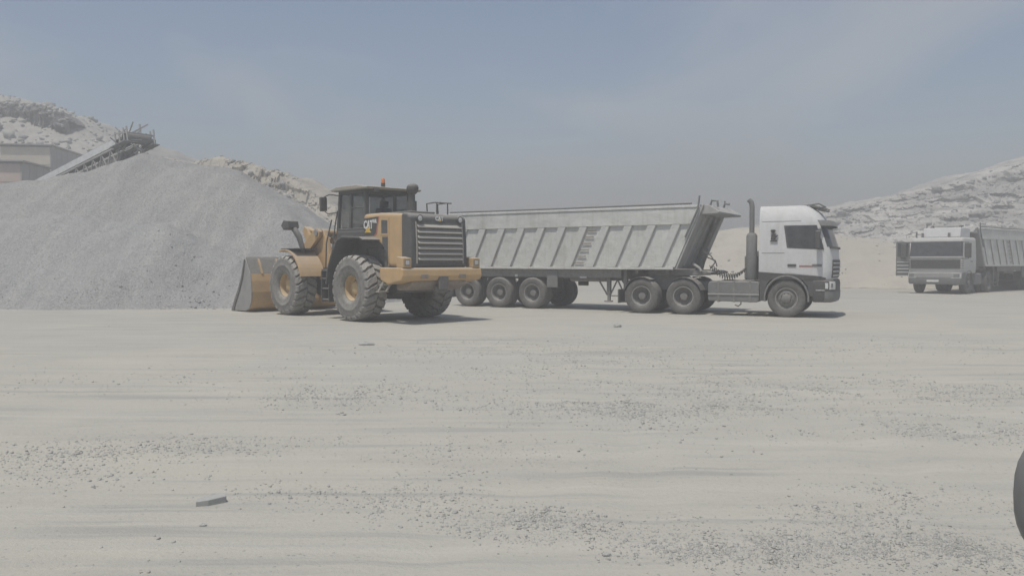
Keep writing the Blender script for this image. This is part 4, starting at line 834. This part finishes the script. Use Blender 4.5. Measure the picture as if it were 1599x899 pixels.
# ------------------------------------------------------------------ conveyor and buildings
def conveyor():
    head = Vector((-18.3, 39.4, 7.55)); tail = Vector((-27.2, 46.0, 5.65)); d = (tail - head).normalized()
    ground_t = (7.55 - .9) / -d.z; end = head + d * ground_t
    root = thing('conveyor', 'pale inclined belt conveyor on steel lattice, discharging on the tall gravel heap', 'conveyor', (head.x, head.y, 0))
    o = Vector((head.x, head.y, 0)); side = d.cross(Vector((0, 0, 1))).normalized(); up = side.cross(d).normalized()
    if up.z < 0: up = -up
    def P(t, s, u): return head + d * t + side * s + up * u - o
    L = ground_t
    MB().bar(P(.9, .58, .0), P(L, .58, .0), .05, .32, up).build('side_cover', 'belt_cover', root)
    MB().bar(P(.9, -.58, .0), P(L, -.58, .0), .05, .32, up).build('side_cover', 'belt_cover', root)
    MB().bar(P(-.2, 0, .12), P(L, 0, .12), 1.0, .03, up).build('belt', 'rubber', root)
    for s in (-1, 1):
        MB().bar(P(0, s * .55, -.24), P(L, s * .55, -.24), .09, .09, up).build('upper_chord', 'galvanised', root)
        MB().bar(P(.6, s * .55, -1.15), P(L * .75, s * .55, -1.0), .09, .09, up).build('lower_chord', 'galvanised', root)
        n = 26
        for k in range(n):
            t0 = .6 + k * .9; MB().bar(P(t0, s * .55, -.24), P(t0 + .45, s * .55, -1.12), .05, .05).bar(P(t0 + .45, s * .55, -1.12), P(t0 + .9, s * .55, -.24), .05, .05).build('lattice_brace', 'galvanised', root)
    for k in range(10):
        t0 = .8 + k * 1.2; MB().bar(P(t0, -.55, -1.1), P(t0, .55, -1.1), .05, .05).bar(P(t0, -.55, -.25), P(t0, .55, -1.1), .04, .04).build('cross_brace', 'trim_grey', root)
    MB().tube([P(0, -.6, .0), P(0, .6, .0)], .28, 16).build('head_drum', 'trim_grey', root, smooth=40)
    MB().bar(P(-.1, .78, -.1), P(.5, .78, -.1), .35, .35, up).build('drive_motor', 'trim_grey', root, bevel=.06)
    # head platform with hand rails
    b = MB()
    for s in (-.68, .68):
        for t in (-.4, -.1, .3, .7): b.bar(P(t, s, -.3), P(t, s, .42), .06, .06)
        b.bar(P(-.4, s, .12), P(.7, s, .34), .06, .06)
    b.bar(P(-.4, -.68, .12), P(-.4, .68, .12), .06, .06)
    b.bar(P(.3, .4, .1), P(.3, .4, .85), .07, .07); b.bar(P(.0, -.5, .1), P(.5, .1, .8), .06, .06); b.bar(P(.6, -.6, .0), P(-.3, .5, .7), .06, .06)
    b.build('hand_rail', 'galvanised', root)
    MB().bar(P(-.45, .7, -.32), P(.9, .7, -.32), .4, .05, up).bar(P(-.45, -.7, -.32), P(.9, -.7, -.32), .4, .05, up).build('platform', 'trim_grey', root)
    MB().bar(P(.7, 0, -.72), P(L * .7, 0, -.66), .9, .34, up).build('return_belt', 'chassis', root)
    hf = MB()
    for k in range(44):
        a = P(random.uniform(-.5, 1.0), random.uniform(-.7, .7), random.uniform(-1.0, .35)); hf.bar(a, a + Vector((random.uniform(-.5, .5), random.uniform(-.4, .4), random.uniform(-.5, .6))), .05, .05)
    hf.build('head_frame', 'galvanised', root)
    hp = MB(); 
    for s in (-.5, .5): hp.bar(P(.2, s, -.3), P(1.9, s, -2.1), .08, .08).bar(P(1.9, s, -2.1), P(4.2, s, -1.1), .08, .08).bar(P(.9, s, -1.1), P(1.9, s, -2.1), .06, .06).bar(P(1.9, s, -2.1), P(2.6, s, -.3), .06, .06)
    hp.build('hanging_truss', 'trim_grey', root)
    for t in (4.2, 9.5, 16.0):
        for s in (-1, 1):
            a = P(t, s * .6, -1.0); MB().bar(a, (a.x + .15 * s, a.y, 0.0), .14, .14).build('support_leg', 'galvanised', root)
        a = P(t, -.6, -1.3); c = P(t, .6, -2.4); MB().bar(a, c, .06, .06).build('leg_brace', 'galvanised', root)
conveyor()

def clad_building(name, label, cx, cy, w, dp, h, rz, front, side, nb, panels_front=True):
    root = thing(name, label, 'building', (cx, cy, 0), rz, 'plant sheds behind the heaps')
    MB().bx(0, w, 0, dp, 0, h).build('wall', side, root)
    ph = h / nb
    for k in range(nb):
        z = k * ph
        MB().bx(-.02, w + .02, -.05, -.002, z + .025, z + ph - .025).build('cladding_panel', front, root, bevel=.012)
    n = max(3, int(dp / 1.0))
    for k in range(n):
        y = k * dp / n
        MB().bx(w + .002, w + .05, y + .02, y + dp / n - .02, .02, h - .02).build('side_cladding_panel', side, root, bevel=.012)
    r = MB().prism([(-.2, h + .004), (w + .2, h + .004), (w + .2, h + .10), (-.2, h + .10)], -.25, dp + .2).build('roof', side, root)
    MB().bx(w - .02, w + .08, -.08, .06, 0, h).build('corner_trim', 'galvanised', root, bevel=.01)
    MB().bx(-.1, w + .1, -.1, -.055, h - .12, h).build('fascia', 'trim_grey', root)
    return root
clad_building('plant_building', 'taller cream fronted plant building with grey side wall behind the pink shed', -38.6, 61.0, 3.5, 9.0, 10.35, R(8), 'cladding_cream', 'cladding_grey', 7)
clad_building('plant_shed', 'smaller pinkish banded shed at the left edge in front of the cream building', -38.0, 52.5, 5.75, 4.0, 8.1, R(6), 'cladding_pink', 'cladding_grey', 6)

# ------------------------------------------------------------------ parked car whose mirror reaches into the picture
def parked_car():
    a = R(36); d = Vector((math.sin(a), math.cos(a), 0)); lf = Vector((-math.cos(a), math.sin(a), 0))
    mir = Vector((1.165, 1.62, 0)); org = mir - lf * .98
    root = thing('parked_car', 'dark grey car whose rounded door mirror is cut off by the right edge', 'car', (org.x, org.y, 0), math.atan2(d.y, d.x))
    h = MB(); rows = []
    for (x, k) in ((-.075, .35), (-.06, .72), (-.03, .9), (.02, 1.0), (.06, .96), (.10, .72), (.125, .35)):
        rows.append([(x, .98 + .125 * k * math.copysign(abs(math.cos(t)) ** .75, math.cos(t)), 1.085 + .145 * k * math.copysign(abs(math.sin(t)) ** .8, math.sin(t))) for t in np.linspace(0, 2 * math.pi, 33)[:-1]])
    n = 32
    h.v = [p for r in rows for p in r]; h.f = [(i * n + k, i * n + (k + 1) % n, (i + 1) * n + (k + 1) % n, (i + 1) * n + k) for i in range(len(rows) - 1) for k in range(n)] + [tuple(range(n)), tuple(range(6 * n, 7 * n))]
    m = h.build('door_mirror', 'car_paint', root, smooth=60)
    MB().lathe([(.001, 0), (.08, 0), (.085, .004)], 28).build('mirror_glass', 'chrome', m, loc=(-.07, .98, 1.115)).rotation_euler = (0, 0, R(90))
    MB().tube([(.0, .92, 1.06), (.02, .80, 1.0)], .035, 10).build('mirror_arm', 'car_paint', root, smooth=40)
    MB().prism([(-.35, .28), (1.02, .28), (1.02, .98), (.25, 1.02), (-.35, 1.0)], -.80, .80).build('front_body', 'car_paint', root, bevel=.05, seg=3)
    MB().prism([(1.021, .52), (1.08, .62), (1.26, .74), (1.44, .68), (1.62, .5), (1.72, .30), (2.05, .32), (2.1, .62), (2.0, .80), (1.021, .97)], -.80, .80).build('front_fender', 'car_paint', root, bevel=.05, seg=3)
    MB().prism([(.28, 1.01), (.30, 1.01), (-.30, 1.36), (-.32, 1.36)], -.64, .64).build('windshield', 'cab_glass', root)
    for s in (-1, 1): MB().tube([(.32, s * .70, 1.0), (-.31, s * .66, 1.37)], .03, 8).build('windshield_pillar', 'car_paint', root, smooth=40)
    MB().tube([(-.31, -.66, 1.37), (-.31, .66, 1.37)], .03, 8).build('windshield_header', 'car_paint', root, smooth=40)
    for s in (-1, 1):
        w = MB().lathe([(.001, .06), (.19, .05), (.20, .09), (.21, .09)], 24).build('wheel', 'chrome', root, smooth=40, loc=(1.36, s * .70, .33))
        if s < 0: w.rotation_euler = (0, 0, math.pi)
        MB().lathe([(.21, -.09), (.26, -.11), (.315, -.10), (.33, -.06), (.33, .06), (.315, .10), (.26, .11), (.21, .09)], 28).build('tyre', 'rubber', w, smooth=40)
parked_car()

# ------------------------------------------------------------------ loose stones
def stone_shapes(k):
    base = np.array([[x, y, z] for x in (-1, 1) for y in (-1, 1) for z in (-1, 1)], float)
    F = np.array([(0, 1, 3), (0, 3, 2), (4, 6, 7), (4, 7, 5), (0, 4, 5), (0, 5, 1), (2, 3, 7), (2, 7, 6), (0, 2, 6), (0, 6, 4), (1, 5, 7), (1, 7, 3)])
    out = []
    for i in range(k):
        v = base * rng.uniform(.45, 1.1, (8, 3)) + rng.normal(0, .12, (8, 3)); out.append(v * .55)
    return out, F
SH, SF = stone_shapes(14)
def stones(name, x, y, z, size):
    n = len(x); shp = np.array(SH)[rng.integers(0, len(SH), n)]
    sc = np.stack([size * rng.uniform(.8, 1.4, n), size * rng.uniform(.7, 1.2, n), size * rng.uniform(.5, .9, n)], -1)
    v = shp * sc[:, None, :] * .5 * 1.6
    a = rng.uniform(0, 2 * np.pi, n); b = rng.normal(0, .35, n)
    ca, sa, cb, sb = np.cos(a), np.sin(a), np.cos(b), np.sin(b)
    vy = v[..., 1] * cb[:, None] - v[..., 2] * sb[:, None]; vz = v[..., 1] * sb[:, None] + v[..., 2] * cb[:, None]
    X = v[..., 0] * ca[:, None] - vy * sa[:, None] + x[:, None]; Y = v[..., 0] * sa[:, None] + vy * ca[:, None] + y[:, None]; Z = vz + (z + size * .06)[:, None]
    co = np.stack([X, Y, Z], -1).reshape(-1, 3); q = (SF[None] + (np.arange(n) * 8)[:, None, None]).reshape(-1, 3)
    me = bpy.data.meshes.new(name); me.vertices.add(len(co)); me.vertices.foreach_set('co', co.ravel())
    me.loops.add(q.size); me.loops.foreach_set('vertex_index', q.ravel().astype(np.int32)); me.polygons.add(len(q)); me.polygons.foreach_set('loop_start', np.arange(0, q.size, 3, dtype=np.int32))
    me.update(calc_edges=True); me.materials.append(MATS['stone'])
    o = bpy.data.objects.new(name, me); COL.objects.link(o); return o
# patches of crushed stone: picture centre, half extents in metres across / along the view, count, stone size
PATCH = [((200, 706), 1.05, .42, 1100, .026), ((60, 712), .9, .45, 420, .024), ((340, 690), .7, .25, 240, .022), ((120, 740), 1.0, .3, 260, .024), ((600, 775), .42, .34, 850, .024), ((470, 775), .5, .22, 240, .023), ((720, 765), .3, .5, 240, .022),
         ((800, 815), .36, .22, 900, .022), ((850, 825), .3, .18, 420, .022), ((560, 612), 1.1, .7, 1300, .030), ((470, 620), .9, .4, 300, .03), ((930, 585), 2.3, 1.3, 1900, .03), ((960, 636), 1.5, .6, 2000, .028), ((1120, 640), 1.3, .5, 900, .027),
         ((1300, 605), 1.9, .7, 1500, .03), ((1480, 614), 1.7, .5, 1300, .03), ((1470, 668), 1.1, .4, 1400, .026), ((1560, 675), .6, .35, 500, .026), ((1080, 845), .5, .22, 900, .021), ((1200, 860), .55, .22, 1500, .02), ((1350, 830), .5, .3, 1300, .021), ((1450, 865), .5, .25, 1700, .02), ((1560, 870), .3, .2, 900, .02),
         ((1400, 780), .6, .3, 500, .02), ((1530, 790), .35, .25, 420, .021), ((860, 690), 1.1, .6, 420, .022), ((700, 700), .9, .5, 300, .022), ((1000, 545), 4.5, 2.0, 1500, .03), ((820, 560), 3.0, 1.2, 700, .03), ((700, 545), 2.0, 1.0, 400, .03), ((1300, 540), 4, 1.4, 900, .032), ((300, 585), 3, 1.0, 260, .03), ((60, 600), 1.2, .5, 160, .03)]
xs, ys, ss = [], [], []
for (c, ex, ey, n, s) in PATCH:
    n = int(n * 1.9); ex *= 1.2; ey *= 1.25
    cx, cy = px(*c); r1 = rng.uniform(-1, 1, n) * np.abs(rng.normal(.8, .45, n)) * ex; r2 = rng.normal(0, .48, n) * ey * 1.5 * (1 - .35 * np.minimum(1, np.abs(r1 / ex))) + r1 * rng.uniform(-.1, .1)
    m_ = n; xs.append((cx + r1)[:m_]); ys.append((cy + r2)[:m_]); ss.append((.46 * s * np.exp(rng.normal(-.25, .5, n)))[:m_])
n = 5000                                                   # thin scatter everywhere on the yard
u = rng.uniform(0, 1, n); yy = 3.2 + 17 * u ** 1.25; xx = rng.uniform(-.72, .72, n) * (yy + 1)
keep = fbm(xx * .55, yy * .8, 4, 91) > .12; xs.append(xx[keep]); ys.append(yy[keep]); ss.append(.011 * np.exp(rng.normal(0, .4, keep.sum())))
xs = np.concatenate(xs); ys = np.concatenate(ys); ss = np.clip(np.concatenate(ss), .004, .034)
keep = fbm(xs * 1.6, ys * 1.9, 4, 33) > -.10 + .6 * rng.normal(0, .4, len(xs)); xs, ys, ss = xs[keep], ys[keep], ss[keep]
keep = (ys > 2.2) & (ys < 20.0); xs, ys, ss = xs[keep], ys[keep], ss[keep]
o = stones('loose_gravel', xs, ys, gz(xs, ys), ss); tag(o, 'loose grey gravel scattered in patches over the pale yard', 'gravel'); o['kind'] = 'stuff'
# gravel shed at the foot of the heap
n = 9000; X2, Y2, Z2 = HEAP2
tx = rng.uniform(-24, -7, n); ty = rng.uniform(26.3, 31.5, n)
iz = Z2[np.clip(((ty - 26) / .13).astype(int), 0, Z2.shape[0] - 1), np.clip(((tx + 40) / .13).astype(int), 0, Z2.shape[1] - 1)]
iz = np.maximum(iz, 0); k = ((iz > .03) & (rng.uniform(0, 1, n) < np.exp(-iz * 2.2))) | (rng.uniform(0, 1, n) < .10)
o = stones('heap_gravel', tx[k], ty[k], iz[k], .04 * np.exp(rng.normal(0, .35, k.sum()))); tag(o, 'loose grey stones lying over the foot of the gravel heap', 'gravel'); o['kind'] = 'stuff'

hx, hy, hz, hs = [], [], [], []
for (A, B, C), nn, sz in zip(HILLS, (1800, 1500, 300, 3000, 160), (.28, .30, .3, .15, .08)):
    i = rng.integers(5, A.shape[0] - 12, nn); j = rng.integers(0, A.shape[1], nn); hx.append(A[i, j]); hy.append(B[i, j]); hz.append(C[i, j]); hs.append(sz * np.exp(rng.normal(0, .5, nn)))
o = stones('hill_rubble', np.concatenate(hx), np.concatenate(hy), np.concatenate(hz), np.concatenate(hs)); tag(o, 'pale broken rubble strewn over the quarry slopes', 'rubble'); o['kind'] = 'stuff'

def rock(name, label, at, sx, sy, sz, rz, seed, slab=False):
    r = np.random.default_rng(seed); x, y = at; root_z = float(gz(np.array([x]), np.array([y]))[0])
    if slab:
        pts = [(-.5, -.32), (-.1, -.46), (.5, -.18), (.46, .30), (.05, .42), (-.44, .22)]
        b = MB().prism([(p[0] * sx, p[1] * sy) for p in pts], 0, sz, 'z')
        b.v = [(vx, vy, vz + .05 * vx * (1 if vz > 0 else 0) + r.normal(0, .002)) for vx, vy, vz in b.v]
    else:
        b = MB(); rows = []
        for i, ph in enumerate(np.linspace(-.25, .5, 5) * math.pi):
            rows.append([(sx * .5 * math.cos(ph) * math.cos(t) * r.uniform(.75, 1.1), sy * .5 * math.cos(ph) * math.sin(t) * r.uniform(.75, 1.1), sz * (.35 + .55 * math.sin(ph)) * r.uniform(.85, 1.05)) for t in np.linspace(0, 2 * math.pi, 10)[:-1]])
        n = 9; b.v = [p for q in rows for p in q]; b.f = [(i * n + k, i * n + (k + 1) % n, (i + 1) * n + (k + 1) % n, (i + 1) * n + k) for i in range(4) for k in range(n)] + [tuple(range(n)), tuple(range(4 * n, 5 * n))]
    o = b.build(name, 'stone', None, bevel=.004 if slab else 0); o.location = (x, y, root_z - .004); o.rotation_euler = (0, 0, rz)
    return tag(o, label, 'rock', 'single rocks lying on the yard')
rock('rock_slab', 'flat grey stone slab lying alone on the near left ground', px(325, 786), .19, .12, .045, R(24), 3, True)
rock('rock', 'dark flat rock on the ground below the loader', px(571, 538), .34, .22, .07, R(10), 5)
rock('rock', 'small grey rock on the ground in front of the trailer', px(965, 510), .22, .2, .11, 0, 8)
rock('rock', 'small dark stone near the bottom, below the slab', px(312, 824), .05, .035, .025, 0, 9)
rock('rock', 'rounded stone at the bottom centre of the gravel patch', px(948, 871), .05, .035, .03, 0, 12)

# ------------------------------------------------------------------ dusty air
def haze():
    m = bpy.data.materials.new('haze'); m.use_nodes = True; t = m.node_tree; t.nodes.clear(); MATS['haze'] = m
    out = t.nodes.new('ShaderNodeOutputMaterial'); v = t.nodes.new('ShaderNodeVolumePrincipled')
    v.inputs['Color'].default_value = (.95, .93, .895, 1); v.inputs['Density'].default_value = HAZE_DENSITY; v.inputs['Anisotropy'].default_value = 0
    t.links.new(v.outputs[0], out.inputs['Volume'])
    o = MB().bx(-3000, 3000, -600, 4200, -3, 21.5).build('haze', 'haze'); o['kind'] = 'stuff'
    tag(o, 'pale dusty haze hanging over the whole quarry yard', 'haze')
haze()
def dust_cloud():
    m = bpy.data.materials.new('dust'); m.use_nodes = True; t = m.node_tree; t.nodes.clear(); MATS['dust'] = m
    out = t.nodes.new('ShaderNodeOutputMaterial'); v = t.nodes.new('ShaderNodeVolumePrincipled')
    v.inputs['Color'].default_value = (.995, .99, .98, 1); v.inputs['Density'].default_value = .018
    t.links.new(v.outputs[0], out.inputs['Volume'])
    b = MB(); rows = []; n = 40
    for i in range(1, 20):
        ph = -math.pi / 2 + math.pi * i / 20
        row = []
        for k in range(n):
            a = 2 * math.pi * k / n; w = 1 + .16 * math.sin(2 * a + 1 + 2 * ph) + .10 * math.sin(3 * a - 3 * ph) + .07 * math.sin(5 * a + 4 * ph)
            row.append((17 * w * math.cos(ph) * math.cos(a), 8 * w * math.cos(ph) * math.sin(a), 6.6 * w * math.sin(ph)))
        rows.append(row)
    b.v = [p for r in rows for p in r] + [(0, 0, -6.6), (0, 0, 6.6)]; N = len(rows)
    b.f = [(i * n + k, i * n + (k + 1) % n, (i + 1) * n + (k + 1) % n, (i + 1) * n + k) for i in range(N - 1) for k in range(n)] + [(k, (k + 1) % n, N * n) for k in range(n)] + [((N - 1) * n + k, (N - 1) * n + (k + 1) % n, N * n + 1) for k in range(n)]
    o = b.build('dust_cloud', 'dust'); o.location = (12.5, 76, 8.2); o.rotation_euler = (0, R(-8), 0); o['kind'] = 'stuff'
    tag(o, 'pale dust cloud drifting in the air behind the near tipper trailer and cab', 'dust')
dust_cloud()
